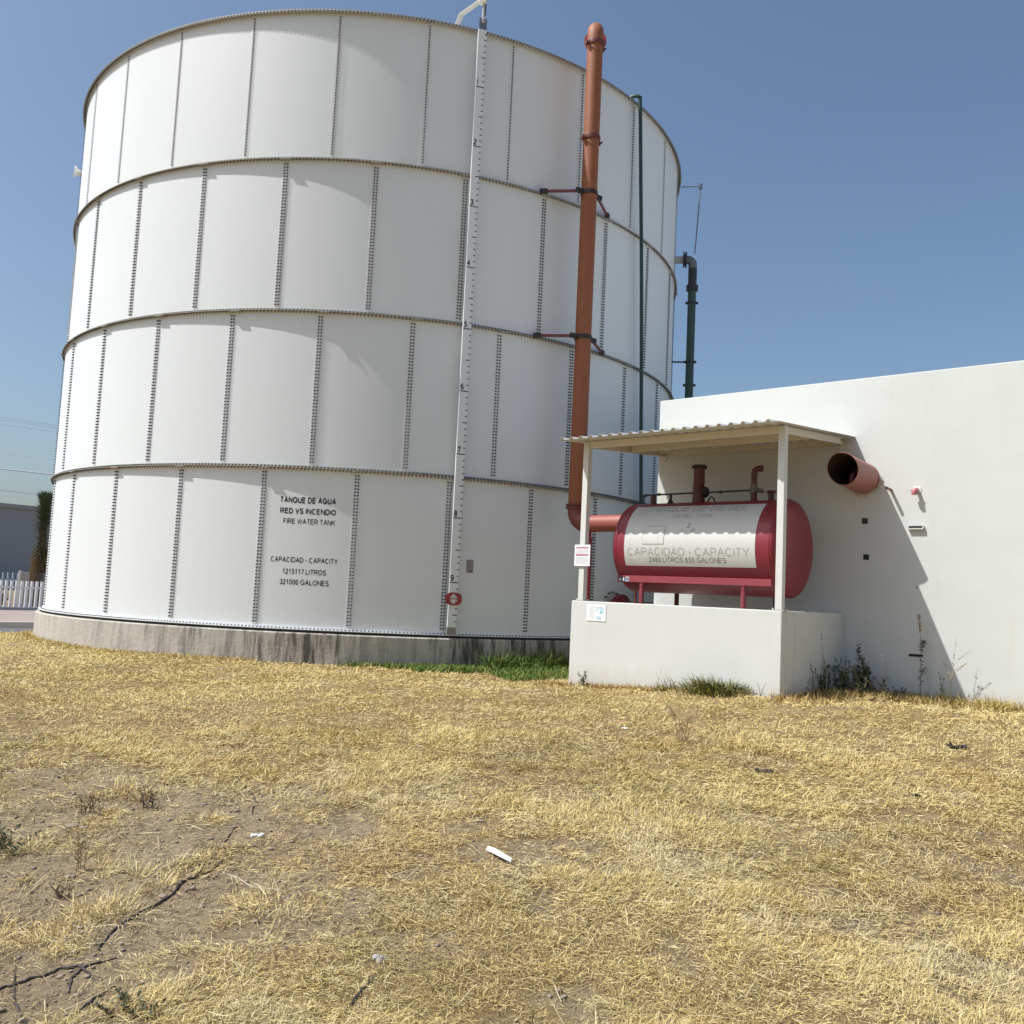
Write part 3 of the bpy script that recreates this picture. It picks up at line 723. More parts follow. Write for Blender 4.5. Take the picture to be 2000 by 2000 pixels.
mb = MB().lathe(Vector((0, 0, ZB+ER+0.02)), UP, [(0, PR), (0, PR+0.036), (0.03, PR+0.036), (0.034, PR+0.02), (0.044, PR+0.02), (0.048, PR+0.036), (0.075, PR+0.036), (0.075, PR)], seg=28)
mb.build("flange", M['coupling'], riser, smooth=True)
mb = MB().lathe(Vector((0, 0, ZT+ER)) + AW*0.42, AW, [(0, PR), (0, PR+0.06), (0.05, PR+0.06), (0.05, PR)], seg=20)
mb.build("flange", paint('flange_red', (0.34, 0.05, 0.05), 0.5), riser, smooth=True)
for zb in (3*CH+0.02, 2*CH+0.02):
    MB().lathe(Vector((0, 0, zb-0.035)), UP, [(0, PR+0.003), (0, PR+0.012), (0.07, PR+0.012), (0.07, PR+0.003)], seg=28).build("strap", M['clamp_dark'], riser, smooth=True)
    for (ang, sgn, nm) in ((30.6, -1, 'l'), (44.0, 1, 'r')):
        e = taz(R_(ang), TR+0.08, zb) - RB; s0 = rT*sgn*(PR+0.05) + Vector((0, 0, zb))
        br = MB().beam(s0, e, 0.035, 0.045).build("brace", M['brace_red'], riser, bevel=0.004)
        MB().beam(e - (e-s0).normalized()*0.10, e + (e-s0).normalized()*0.03, 0.07, 0.07).build("brace_foot", M['clamp_dark'], br)
        mb = MB().beam(s0 - rT*sgn*0.04, s0 + rT*sgn*0.09, 0.05, 0.075)
        mb.build("brace_foot", M['clamp_dark'], br)
sp = RB + DX*0.29
sup = MB().tube([(0, 0, -0.6), (0, 0, 1.62)], 0.042, 18); sup.box((-0.055, -0.055, 1.62), (0.055, 0.055, 1.636)); sup.box((-0.025, -0.025, 1.636), (0.025, 0.025, 1.73))
o = sup.build("pipe_support", M['diesel_red'], smooth=True)
as_thing(o, (sp.x, sp.y, 0), "dark red upright pipe support behind the left canopy post", "pipe support")

# ------------------------------------------------------------------ thin green hose pipe and the green overflow pipe
azs = [(50.6, 9.70), (51.6, 8.3), (52.7, 6.8), (53.7, 5.2), (54.55, 3.69), (55.3, 2.53), (56.3, 0.9), (56.8, 0.05)]
pts = [taz(R_(49.6), TR-0.10, 9.80), taz(R_(49.9), TR+0.02, 9.90), taz(R_(50.3), TR+0.15, 9.88)] + [taz(R_(a), TR+0.16, z) for a, z in azs]
b0 = pts[-1].copy()
def smooth_path(pts, n=5):
    out = []
    for i in range(len(pts)-1):
        p0, p1, p2, p3 = pts[max(i-1, 0)], pts[i], pts[i+1], pts[min(i+2, len(pts)-1)]
        for k in range(n):
            t = k/n
            out.append(0.5*((2*p1) + (p2-p0)*t + (2*p0-5*p1+4*p2-p3)*t*t + (3*p1-p0-3*p2+p3)*t**3))
    return out + [pts[-1]]
o = MB().tube(smooth_path(pts), 0.034, 12).build("hose_pipe", M['pipe_green'], base=b0, smooth=True)
as_thing(o, b0, "thin dark green pipe hooked over the tank rim and running down its right side", "pipe")
AO = R_(80); oR = Vector((math.sin(AO), -math.cos(AO), 0)); pO = taz(AO, TR, 0); ZN = 7.98; ox = 0.345
ob = pO + oR*ox
over = thing("overflow_pipe", ob, "dark green downpipe with grey elbow standing off the tank's right edge", "pipe")
MB().tube([-oR*ox*1.05 + Vector((0, 0, ZN)), -oR*0.16 + Vector((0, 0, ZN))], 0.078, 20).build("nozzle", M['pipe_grey'], over, smooth=True)
MB().lathe(-oR*0.17 + Vector((0, 0, ZN)), oR, [(0, 0.09), (0, 0.17), (0.025, 0.17), (0.03, 0.12), (0.04, 0.12), (0.045, 0.17), (0.08, 0.17), (0.08, 0.09)], seg=24).build("flange", M['pipe_dark'], over, smooth=True)
MB().tube([-oR*0.10 + Vector((0, 0, ZN))] + arc(-oR*0.09 + Vector((0, 0, ZN-0.13)), UP, oR, 0.13, 0, math.pi/2, 8) + [oR*0.04 + Vector((0, 0, ZN-0.2))], 0.09, 20).build("elbow", M['elbow_grey'], over, smooth=True)
cx = oR*0.04
MB().tube([cx + Vector((0, 0, ZN-0.2)), cx + Vector((0, 0, ZN-0.62))], 0.092, 20).build("joint", M['pipe_dark'], over, smooth=True)
MB().lathe(cx + Vector((0, 0, ZN-0.68)), UP, [(0, 0.08), (0, 0.128), (0.11, 0.128), (0.11, 0.08)], seg=20).build("coupling", M['pipe_dark'], over, smooth=True)
MB().tube([cx + Vector((0, 0, ZN-0.6)), cx + Vector((0, 0, -0.6))], 0.086, 20).build("downpipe", M['pipe_green2'], over, smooth=True)
for zz in (ZN-0.95, 5.25, 5.75):
    mb = MB().lathe(cx + Vector((0, 0, zz-0.02)), UP, [(0, 0.08), (0, 0.102), (0.045, 0.102), (0.045, 0.08)], seg=20)
    mb.beam(cx - oR*0.135 + Vector((0, 0, zz)), cx + oR*0.135 + Vector((0, 0, zz)), 0.03, 0.05)
    if zz == 5.75: mb.beam(cx - oR*0.12 + Vector((0, 0, zz)), -oR*ox + Vector((0, 0, zz)), 0.03, 0.03)
    mb.build("clamp", M['pipe_dark'] if zz != 5.25 else M['pipe_green2'], over)
rb = taz(AO, TR+0.42, 8.12)
rod = MB().tube([taz(AO, TR+0.10, 9.60), taz(AO, TR+0.50, 9.61)], 0.014, 8); rod.tube([taz(AO, TR+0.50, 9.63), rb], [0.016, 0.013], 8)
rod.box(tuple(taz(AO, TR+0.50, 9.60) - Vector((.035, .035, .05))), tuple(taz(AO, TR+0.50, 9.60) + Vector((.035, .035, .05))))
o = rod.build("conduit", M['galv'], base=rb)
as_thing(o, rb, "thin bent grey rod reaching from the tank rim down to the green pipe's elbow", "conduit")

# red outlet pipe low between tank and building
pz = 0.50; p0 = taz(R_(49.7), TR, pz); o_ = thing("outlet_pipe", (p0.x, p0.y, pz), "dark red flanged outlet pipe low between water tank and building", "pipe")
MB().tube([Vector((0, 0, 0)) - DX*0.02, DX*0.16], 0.16, 24).build("neck", M['diesel_red'], o_, smooth=True)
MB().lathe(DX*0.16, DX, [(0, 0.15), (0, 0.27), (0.035, 0.27), (0.045, 0.20), (0.05, 0.27), (0.085, 0.27), (0.085, 0.15)], seg=32).build("flange", M['diesel_red'], o_, smooth=True)
MB().tube([DX*0.24, DX*0.98], 0.155, 24).build("pipe_run", M['stack_red'], o_, smooth=True)
mb = MB()
for j in range(16):
    a = 2*math.pi*j/16; c = DX*0.02 + DN*0.30*math.cos(a) + UP*0.30*math.sin(a)
    mb.tube([c - DX*0.05, c + DX*0.03], 0.016, 6)
mb.build("bolt_circle", M['bolt'], o_)

# ------------------------------------------------------------------ building
def sroot(name, a, n, z, label, cat, group=None): return thing(name, site(a, n, z), label, cat, group, site_rot=True)
bld = sroot("pump_house", -3.22, 2.15, -1.3, "plain white flat-roofed building wall filling the right side", "building")
BO = Vector((-3.22, 2.15, -1.3))
def Bx(mb, lo, hi): return mb.box(tuple(Vector(lo)-BO), tuple(Vector(hi)-BO))
Bx(MB(), (-3.22, 2.15, -1.5), (16, 14, 3.45)).build("wall", M['wall_white'], bld, bevel=0.012)
mb = MB(); Bx(mb, (0.235, 2.140, 1.302), (0.315, 2.151, 1.382)); mb.build("vent", M['grille'], bld)
mb = MB()
for k in range(3): Bx(mb, (0.240+0.027*k, 2.132, 1.305), (0.247+0.027*k, 2.141, 1.38))
for k in range(3): Bx(mb, (0.238, 2.133, 1.308+0.03*k), (0.312, 2.1405, 1.315+0.03*k))
mb.build("vent_grille", M['grille'], bld)
mb = MB(); Bx(mb, (0.262, 2.142, 0.780), (0.340, 2.151, 0.857)); mb.build("vent", M['black'], bld)
mb = MB(); Bx(mb, (0.90, 2.142, 1.228), (1.082, 2.151, 1.262)); mb.build("slot", M['black'], bld)
mb = MB(); Bx(mb, (0.885, 2.095, 1.212), (1.092, 2.150, 1.227)); Bx(mb, (0.885, 2.095, 1.227), (0.898, 2.150, 1.262)); Bx(mb, (1.084, 2.105, 1.227), (1.097, 2.150, 1.262))
mb.build("slot_lip", M['wall_white'], bld)
mb = MB(); Bx(mb, (0.905, 2.140, -0.545), (1.090, 2.151, -0.512)); mb.build("slot", M['black'], bld)
mb = MB(); Bx(mb, (1.00, 2.145, 0.395), (1.012, 2.151, 0.425)); mb.build("anchor_hole", M['black'], bld)

for (x0, x1, z0, z1) in ((1.16, 1.172, 3.10, 3.37), (1.10, 1.109, 2.85, 3.02), (0.225, 0.232, 1.50, 1.62), (0.30, 0.306, 0.66, 0.77), (-2.05, -2.04, 2.15, 2.32)):
    mb = MB(); Bx(mb, (x0, 2.1488, z0), (x1, 2.1502, z1)); mb.build("stain", M['wall_stain'], bld)
# duct, drain, hose fitting on that wall
DO = Vector((0.255, 2.15, 1.96)); ductL, dr = 0.83, 0.222
duct = sroot("exhaust_duct", *DO, "wide pink round duct with open dark mouth jutting from the white wall", "duct")
def duct_ring(r, L0, tilt, seg=40): return [Vector((r*math.cos(2*math.pi*j/seg), -(L0 + tilt*math.sin(2*math.pi*j/seg)), r*math.sin(2*math.pi*j/seg) + 0.04*(L0 + tilt*math.sin(2*math.pi*j/seg)))) for j in range(seg)]
def shell(rings, seg=40):
    mb = MB()
    for r in rings: mb.v += r
    for k in range(len(rings)-1):
        for j in range(seg): mb.f.append((k*seg+j, k*seg+(j+1) % seg, (k+1)*seg+(j+1) % seg, (k+1)*seg+j))
    return mb
shell([duct_ring(dr, 0, 0), duct_ring(dr, 0.3, 0.02), duct_ring(dr, ductL, 0.075), duct_ring(dr-0.010, ductL, 0.075)]).build("duct_shell", M['duct_pink'], duct, smooth=True)
mb = shell([duct_ring(dr-0.010, ductL, 0.075), duct_ring(dr-0.010, 0.05, 0.0)]); mb.f.append(tuple(range(40, 80))); mb.build("duct_lining", M['duct_inside'], duct, smooth=True)
MB().tube([(0.02, -0.10, 0.03), (0.02, -0.40, 0.04), (0.02, -0.50, -0.02), (0.02, -0.53, -0.15)], 0.045, 14).build("inner_pipe", M['inner_pipe'], duct, smooth=True)
mb = MB(); random.seed(5)
for j in range(26):
    a = math.pi + math.pi*j/25; rr = dr + random.uniform(0.005, 0.035)
    mb.tube([(rr*math.cos(a), 0.004, rr*math.sin(a)), (rr*math.cos(a)*1.02, -random.uniform(0.006, 0.022), rr*math.sin(a)*1.02)], random.uniform(0.014, 0.032), 7)
mb.build("mortar_seal", M['mortar'], duct)
dro = Vector((0.64, 2.15, 1.78))
dpipe = sroot("drain_spout", *dro, "small pinkish spout tube poking from the wall right of the duct", "spout")
MB().tube([(0, 0.0, 0), (0, -0.20, 0.008)], 0.021, 14, caps=False).build("tube", M['duct_pink'], dpipe, smooth=True)
mb = MB().tube([(0, -0.205, 0.0082), (0, -0.196, 0.008)], 0.0195, 14); mb.build("tube_mouth", M['black'], dpipe)
fo = Vector((0.985, 2.15, 1.77)); fit = sroot("hose_connection", *fo, "small red hose connection on a square plate on the sunlit wall", "hose fitting")
MB().box((-0.035, -0.010, -0.032), (0.062, 0.0, 0.042)).build("back_plate", M['paper'], fit, bevel=0.002)
mb = MB().tube([(0.012, 0, 0.0), (0.012, -0.05, 0.0), (0.008, -0.085, -0.012), (0.0, -0.10, -0.045), (0.0, -0.10, -0.06)], [0.026, 0.026, 0.029, 0.031, 0.031], 16)
mb.lathe((0, -0.10, -0.062), (0, 0, -1), [(0, 0.028), (0, 0.038), (0.016, 0.038), (0.016, 0.025)], seg=16)
mb.tube([(-0.05, -0.095, -0.02), (0.045, -0.095, -0.02)], 0.010, 8)
mb.build("elbow", M['fitting_red'], fit, smooth=True)

# ------------------------------------------------------------------ containment basin
basin = sroot("containment_wall", -3.335, 0, -1.15, "low white plastered basin wall under the red fuel tank", "basin wall")
CO = Vector((-3.335, 0, -1.15))
def Cx(mb, lo, hi): return mb.box(tuple(Vector(lo)-CO), tuple(Vector(hi)-CO))
Cx(MB(), (-3.335, 0, -1.6), (0, 0.15, 0)).build("front_wall", M['basin_white'], basin, bevel=0.012)
Cx(MB(), (-0.15, 0.151, -1.6), (-0.001, 2.149, -0.002)).build("end_wall", M['basin_white'], basin, bevel=0.010)
for (y0, z0, z1, w) in ((0.42, -0.60, -0.20, 0.010), (0.40, -1.25, -0.60, 0.006), (0.37, -0.07, -0.005, 0.007), (0.86, -0.09, -0.02, 0.006)): Cx(MB(), (-0.0012, y0, z0), (-0.0002, y0+w, z1)).build("stain", M['stain'], basin)
Cx(MB(), (-3.334, 0.151, -1.6), (-3.185, 2.149, -0.002)).build("end_wall", M['basin_white'], basin, bevel=0.010)
Cx(MB(), (-3.184, 0.151, -1.6), (-0.151, 2.149, -0.95)).build("floor", M['basin_white'], basin)
dp = site(-3.335, 0.55, -0.93)
o = MB().tube([(0, 0, 0), (-0.10, 0, -0.01)], 0.042, 16).build("drain_stub", M['pvc'], smooth=True)
as_thing(o, dp, "short white plastic drain stub low on the basin wall's left end", "drain pipe", site_rot=True)

# ------------------------------------------------------------------ canopy
can = sroot("canopy", -3.33, 0, 0, "white post canopy with corrugated roof sheet over the red fuel tank", "canopy")
KO = Vector((-3.33, 0, 0))
def Kp(p): return Vector(p) - KO
def Kx(mb, lo, hi): return mb.box(tuple(Vector(lo)-KO), tuple(Vector(hi)-KO))
def zs(n): return 2.412 + 0.080*n            # underside of the roof sheet
for a0 in (-3.225, -0.100):
    Kx(MB(), (a0, 0.002, 0.006), (a0+0.096, 0.098, 2.405)).build("post", M['post_white'], can, bevel=0.006)
    mb = Kx(MB(), (a0-0.05, -0.002 + 0.005, 0.0), (a0+0.13, 0.14, 0.006))
    for (ax, ay) in ((-0.035, 0.03), (0.115, 0.12), (-0.035, 0.12)): mb.tube([Kp((a0+ax, ay, 0.0)), Kp((a0+ax, ay, 0.032))], 0.010, 8)
    mb.build("base_plate", M['post_white'], can)
Kx(MB(), (-3.128, 0.02, 2.305), (-0.101, 0.075, 2.407)).build("front_beam", M['cream'], can, bevel=0.004)
MB().beam(Kp((-3.03, 1.05, zs(1.05)-0.055)), Kp((-0.13, 1.05, zs(1.05)-0.055)), 0.05, 0.10).build("middle_beam", M['cream'], can, bevel=0.004)
MB().beam(Kp((-3.03, 2.11, zs(2.11)-0.058)), Kp((-0.13, 2.11, zs(2.11)-0.058)), 0.05, 0.10).build("ledger", M['cream'], can, bevel=0.004)
for a0 in (-3.10, -0.060):
    MB().beam(Kp((a0, 0.10, zs(0.10)-0.057)), Kp((a0, 1.98, zs(1.98)-0.057)), 0.05, 0.10).build("rafter", M['cream'], can, bevel=0.004)
    mb = MB().beam(Kp((a0, 1.98, zs(1.98)-0.075)), Kp((a0, 2.145, zs(1.98)-0.075)), 0.03, 0.05); mb.box(tuple(Kp((a0-0.05, 2.13, 2.40))), tuple(Kp((a0+0.05, 2.149, 2.50))))
    mb.build("wall_bracket", M['cream'], can)
A_L, A_R = -3.40, 0.085; prof = []; pitch = 0.1725; a = A_L
prof.append((A_L, 0.0)); k = 0
while True:
    c = A_L + 0.06 + k*pitch
    if c + 0.045 > A_R: break
    prof += [(c-0.044, 0.0), (c-0.016, 0.034), (c+0.016, 0.034), (c+0.044, 0.0)]; k += 1
if prof[-1][0] < A_R: prof.append((A_R, 0.0))
mb = MB(); ns = [-0.40, 0.2, 0.8, 1.5, 2.148]
for n_ in ns:
    for (aa, zz) in prof: mb.v.append(Kp((aa + 0.030*(n_+0.4)/2.5, n_, zs(n_) + zz + 0.004)))
P_ = len(prof)
for i in range(len(ns)-1):
    for j in range(P_-1): mb.f.append((i*P_+j, i*P_+j+1, (i+1)*P_+j+1, (i+1)*P_+j))
mb.build("roof_sheet", M['sheet'], can, solid=0.003)

# ------------------------------------------------------------------ diesel tank
NC, ZC, DR = 1.03, 0.862, 0.687
DA, DB = -2.82, -0.36
dies = sroot("diesel_tank", -1.6, NC, -0.95, "dark red horizontal fuel tank with white lettered panel under the canopy", "fuel tank")
FO = Vector((-1.6, NC, -0.95))
def Fp(p): return Vector(p) - FO
head = [(0.0, DR), (0.02, DR*0.997), (0.042, DR*0.980), (0.065, DR*0.940), (0.088, DR*0.865), (0.11, DR*0.74), (0.13, DR*0.56), (0.143, DR*0.34), (0.15, 0.001)]
prof = [(DA - t, r) for t, r in reversed(head)] + [(DB + t, r) for t, r in head]
MB().lathe(Fp((0, NC, ZC)), (1, 0, 0), prof, seg=96).build("shell", M['diesel_red'], dies, smooth=True, ang=40)
for aa in (DA+0.012, DB-0.004): MB().lathe(Fp((aa, NC, ZC)), (1, 0, 0), [(-0.012, DR), (-0.006, DR+0.006), (0.006, DR+0.006), (0.012, DR)], seg=96).build("weld_seam", M['diesel_red'], dies, smooth=True)
def cyl(aa, phi, off): return Fp((aa, NC - (DR+off)*math.cos(phi), ZC + (DR+off)*math.sin(phi)))
def patch(a0, a1, f0, f1, off, nph=24):
    mb = MB(); n0 = len(mb.v)
    for i in range(nph+1):
        ph = R_(f0 + (f1-f0)*i/nph)
        mb.v += [cyl(a0, ph, off), cyl(a1, ph, off)]
    for i in range(nph): mb.f.append((2*i, 2*i+1, 2*i+3, 2*i+2))
    return mb
panel = patch(-2.655, -0.555, -26.0, 61.0, 0.003, 40).build("panel", M['panel_white'], dies, smooth=True)
def dtext(body, a0, a1, f0, f1, mat, t=0.14):
    lettering(body, lambda u, v, e: cyl(a0+(a1-a0)*u, R_(f0+(f1-f0)*v), 0.0042+e), mat, panel, t)
dtext("TANQUE DE DIESEL", -2.42, -0.79, 46.8, 58.3, M['letter_fade'])
dtext("DIESEL TANK", -1.93, -1.27, 35.6, 42.4, M['letter_fade'])
dtext("2", -1.635, -1.575, 21.3, 28.2, M['letter_mid'])
dtext("1", -1.725, -1.69, 14.6, 20.6, M['letter_fade'])
dtext("0", -1.555, -1.495, 14.6, 20.6, M['letter_mid'])
dtext("CAPACIDAD - CAPACITY", -2.60, -0.635, -13.0, -3.0, M['letter_fade'])
dtext("2480 LITROS 650 GALONES", -2.235, -0.99, -21.0, -14.4, M['letter_mid'], 0.16)
patch(-2.335, -1.985, 1.8, 23.2, 0.008, 8).build("data_plate", M['panel_white'], panel)
for a0_, a1_, f0_, f1_ in ((-2.337, -1.983, 23.2, 23.7), (-2.337, -1.983, 1.2, 1.8), (-2.341, -2.335, 1.2, 23.7), (-1.985, -1.979, 1.2, 23.7)): patch(a0_, a1_, f0_, f1_, 0.0095, 4).build("plate_edge", M['letter_fade'], panel)
mb = MB()
for i in range(34):
    f0 = -20 + i*2.15
    if i % 3 == 2 or 12 < i < 15: continue
    aa = -2.55 + 0.012*math.sin(i*1.7) + (0.0 if i < 20 else 0.003*(i-20))
    mm = patch(aa, aa+0.006, f0, f0+1.2, 0.0055, 1); off = len(mb.v); mb.v += mm.v; mb.f += [tuple(q+off for q in f) for f in mm.f]
mb.build("drip_marks", M['letter_fade'], panel)
# cradle beams, legs
def Fx(mb, lo, hi): return mb.box(tuple(Vector(lo)-FO), tuple(Vector(hi)-FO))
for (y0, y1, yl) in ((0.475, 0.535, 0.44), (1.525, 1.585, 1.62)):
    mb = MB(); Fx(mb, (-2.84, y0, 0.405), (-0.37, y1+0.03, 0.416)); Fx(mb, (-2.84, y0, 0.318), (-0.37, y0+0.012, 0.405))
    Fx(mb, (-2.84, y0+0.013, 0.318), (-2.83, y1, 0.404))
    mb.build("cradle_beam", M['beam_pink'], dies)
for aa in (-2.43, -0.79):
    for yy in (0.52, 1.545):
        mb = MB().tube([Fp((aa, yy, -0.95)), Fp((aa, yy, 0.235))], 0.036, 18); mb.tube([Fp((aa, yy, 0.236)), Fp((aa, yy, 0.262))], 0.031, 18); mb.tube([Fp((aa, yy, 0.263)), Fp((aa, yy, 0.404))], 0.036, 18)
        mb.build("leg", M['beam_pink'] if yy < 1 else M['stack_red'], dies, smooth=True)
mb = MB().tube([Fp((-2.60, 0.62, -0.9)), Fp((-2.60, 0.62, 0.22))], 0.013, 10); mb.tube([Fp((-2.60, 0.62, 0.09)), Fp((-2.60, 0.62, 0.13))], 0.024, 10); mb.tube([Fp((-2.64, 0.62, 0.11)), Fp((-2.58, 0.62, 0.11))], 0.009, 8)
mb.build("drain_valve", M['beam_pink'], dies, smooth=True)
# fittings along the crown
zt = ZC + DR
def vert(a, z0, prof, name, mat, seg=24): return MB().lathe(Fp((a, NC, z0)), (0, 0, 1), prof, seg=seg).build(name, mat, dies, smooth=True)
vert(-1.81, zt-0.02, [(0, 0.098), (0.05, 0.098), (0.05, 0.090), (0.26, 0.090), (0.27, 0.083), (0.33, 0.083), (0.33, 0.088), (0.345, 0.088), (0.345, 0.082), (0.44, 0.082), (0.44, 0.088), (0.455, 0.088), (0.455, 0.080), (0.535, 0.080)], "fill_stack", M['stack_red'])
vert(-1.81, zt+0.514, [(0, 0.06), (0, 0.105), (0.012, 0.112), (0.04, 0.112), (0.05, 0.10), (0.05, 0.001)], "stack_cap", M['scrap_black'])
mb = MB().lathe(Fp((-1.73, NC, zt+0.155)), (1, 0, 0), [(0, 0.06), (0.03, 0.085), (0.06, 0.07), (0.085, 0.03), (0.085, 0.001)], seg=16); mb.build("valve_body", M['scrap_black'], dies, smooth=True)
mb = MB().tube([Fp((-2.77, NC, zt-0.01)), Fp((-2.77, NC, zt+0.10)), Fp((-2.765, NC, zt+0.135)), Fp((-2.73, NC, zt+0.14)), Fp((-0.93, NC, zt+0.155))], 0.0135, 10)
for aa in (-2.50, -1.45): mb.tube([Fp((aa-0.03, NC, zt+0.145)), Fp((aa, NC, zt+0.146)), Fp((aa+0.03, NC, zt+0.147))], [0.014, 0.026, 0.014], 10)
mb.tube([Fp((-2.78, NC, zt+0.125)), Fp((-2.72, NC, zt+0.142))], 0.024, 10)
mb.build("vent_line", M['pipe_dark'], dies, smooth=True)
vert(-2.60, zt-0.02, [(0, 0.043), (0.165, 0.043), (0.165, 0.001)], "stub", M['stack_red'])
vert(-2.29, zt-0.02, [(0, 0.058), (0.02, 0.058), (0.065, 0.028), (0.07, 0.022), (0.14, 0.022), (0.145, 0.028), (0.155, 0.001)], "gauge_cone", M['pipe_dark'])
mb = MB().tube([Fp((-1.655, NC, zt-0.01)), Fp((-1.635, NC, zt+0.05)), Fp((-1.597, NC, zt+0.085)), Fp((-1.557, NC, zt+0.05)), Fp((-1.535, NC, zt-0.01))], 0.013, 8); mb.build("lifting_eye", M['pipe_dark'], dies, smooth=True)
mb = MB().tube([Fp((-0.92, NC, zt-0.02)), Fp((-0.92, NC, zt+0.12))], 0.047, 18); mb.tube([Fp((-0.92, NC, zt+0.24)), Fp((-0.92, NC, zt+0.40))] + [Fp(p) for p in ((-0.915, NC, zt+0.44), (-0.885, NC, zt+0.465), (-0.83, NC, zt+0.465))], 0.041, 18)
mb.tube([Fp((-0.92, NC, zt+0.385)), Fp((-0.92, NC, zt+0.405))], 0.050, 18); mb.tube([Fp((-0.84, NC, zt+0.465)), Fp((-0.80, NC, zt+0.465))], 0.050, 18)
mb.build("vent_pipe", M['stack_red'], dies, smooth=True)
mb = MB().tube([Fp((-0.92, NC, zt+0.12)), Fp((-0.92, NC, zt+0.24))], 0.052, 14); mb.tube([Fp((-0.88, NC, zt+0.16)), Fp((-0.80, NC, zt+0.14)), Fp((-0.765, NC, zt+0.135))], [0.035, 0.032, 0.02], 10)
mb.build("valve", paint('bronze', (0.14, 0.115, 0.095), 0.5, 0.3, 25, metal=0.5), dies, smooth=True)
vert(-0.655, zt-0.02, [(0, 0.042), (0.12, 0.042), (0.13, 0.068), (0.145, 0.072), (0.16, 0.06), (0.16, 0.001)], "fill_cap", M['stack_red'])
# hazard stickers on the cradle's left end
y_ = 0.4735
stk = Fx(MB(), (-2.815, y_-0.0015, 0.325), (-2.755, y_+0.001, 0.392)).build("sticker", M['navy'], dies)
MB().poly([Fp((-2.812, y_-0.003, 0.338)), Fp((-2.765, y_-0.003, 0.338)), Fp((-2.789, y_-0.003, 0.383))]).build("triangle_mark", M['paper'], stk)
MB().poly([Fp((-2.792, y_-0.0045, 0.348)), Fp((-2.785, y_-0.0045, 0.348)), Fp((-2.785, y_-0.0045, 0.368)), Fp((-2.792, y_-0.0045, 0.368))]).build("mark", M['navy'], stk)
stk = Fx(MB(), (-2.753, y_-0.0015, 0.325), (-2.700, y_+0.001, 0.392)).build("sticker", M['navy'], dies)
mb = MB().poly([Fp((-2.742, y_-0.003, 0.335)), Fp((-2.712, y_-0.003, 0.335)), Fp((-2.718, y_-0.003, 0.362)), Fp((-2.735, y_-0.003, 0.362))]); mb.poly([Fp((-2.727 + 0.010*math.cos(t*math.pi/6), y_-0.003, 0.373 + 0.011*math.sin(t*math.pi/6))) for t in range(12)])
mb.build("figure_mark", M['paper'], stk)
stk = Fx(MB(), (-2.695, y_-0.0015, 0.322), (-2.635, y_+0.001, 0.394)).build("sticker", M['print_grey'], dies)
mb = MB().poly([Fp((-2.665 + 0.026*math.cos(t*math.pi/10), y_-0.003, 0.353 + 0.028*math.sin(t*math.pi/10))) for t in range(20)]); bd = mb.build("round_mark", M['badge'], stk)
MB().poly([Fp((-2.687, y_-0.0045, 0.366)), Fp((-2.643, y_-0.0045, 0.366)), Fp((-2.646, y_-0.0045, 0.376)), Fp((-2.684, y_-0.0045, 0.376))]).build("bar_mark", M['navy'], stk)

# ------------------------------------------------------------------ notices
no = Vector((-3.155, -0.02, 0.68)); n1 = sroot("notice", *no, "narrow white notice with two red bars taped to the left post", "notice", "notices at the basin")
MB().box((-0.142, -0.003, -0.160), (0.143, 0.0, 0.160)).build("sheet", M['paper'], n1)
MB().box((-0.118, -0.0045, 0.105), (0.115, -0.0035, 0.121)).build("red_bar", M['print_red'], n1)
MB().box((-0.120, -0.0045, -0.005), (0.112, -0.0035, 0.013)).build("red_bar", M['print_red'], n1)
mb = MB(); random.seed(3)
for z in [0.135] + [0.085 - 0.016*k for k in range(5)] + [-0.03 - 0.016*k for k in range(7)]:
    x = -0.11 if z < 0.13 else -0.04
    while x < (0.10 if z < 0.13 else 0.04):
        w = random.uniform(0.015, 0.05); mb.box((x, -0.0042, z-0.004), (min(x+w, 0.11), -0.0033, z+0.004)); x += w + 0.008
mb.build("print_lines", M['print_grey'], n1)
no = Vector((-2.87, -0.002, -0.165)); n2 = sroot("notice", *no, "white square notice with pale blue print on the basin front", "notice", "notices at the basin")
MB().box((-0.172, -0.006, -0.120), (0.172, 0.0, 0.120)).build("sheet", M['paper'], n2)
mb = MB()
for k in range(7): mb.box((-0.12, -0.0075, 0.080-0.025*k), (-0.12 + (0.22 if k == 0 else random.uniform(0.06, 0.11)), -0.0065, 0.088-0.025*k))
mb.build("print_lines", M['print_grey'], n2)
for (x, z, w, h) in ((0.005, 0.02, 0.018, 0.06), (0.05, 0.055, 0.05, 0.03), (0.065, 0.015, 0.06, 0.028), (0.01, -0.09, 0.05, 0.045), (0.11, 0.045, 0.022, 0.035)): MB().box((x, -0.0075, z), (x+w, -0.0065, z+h)).build("blue_print", M['print_pale'], n2)
for lo, hi in (((0.06, -0.0085, 0.0), (0.11, -0.0077, 0.014)), ((0.065, -0.0085, -0.088), (0.09, -0.0077, -0.068))): MB().box(lo, hi).build("blue_print", M['print_blue'], n2)

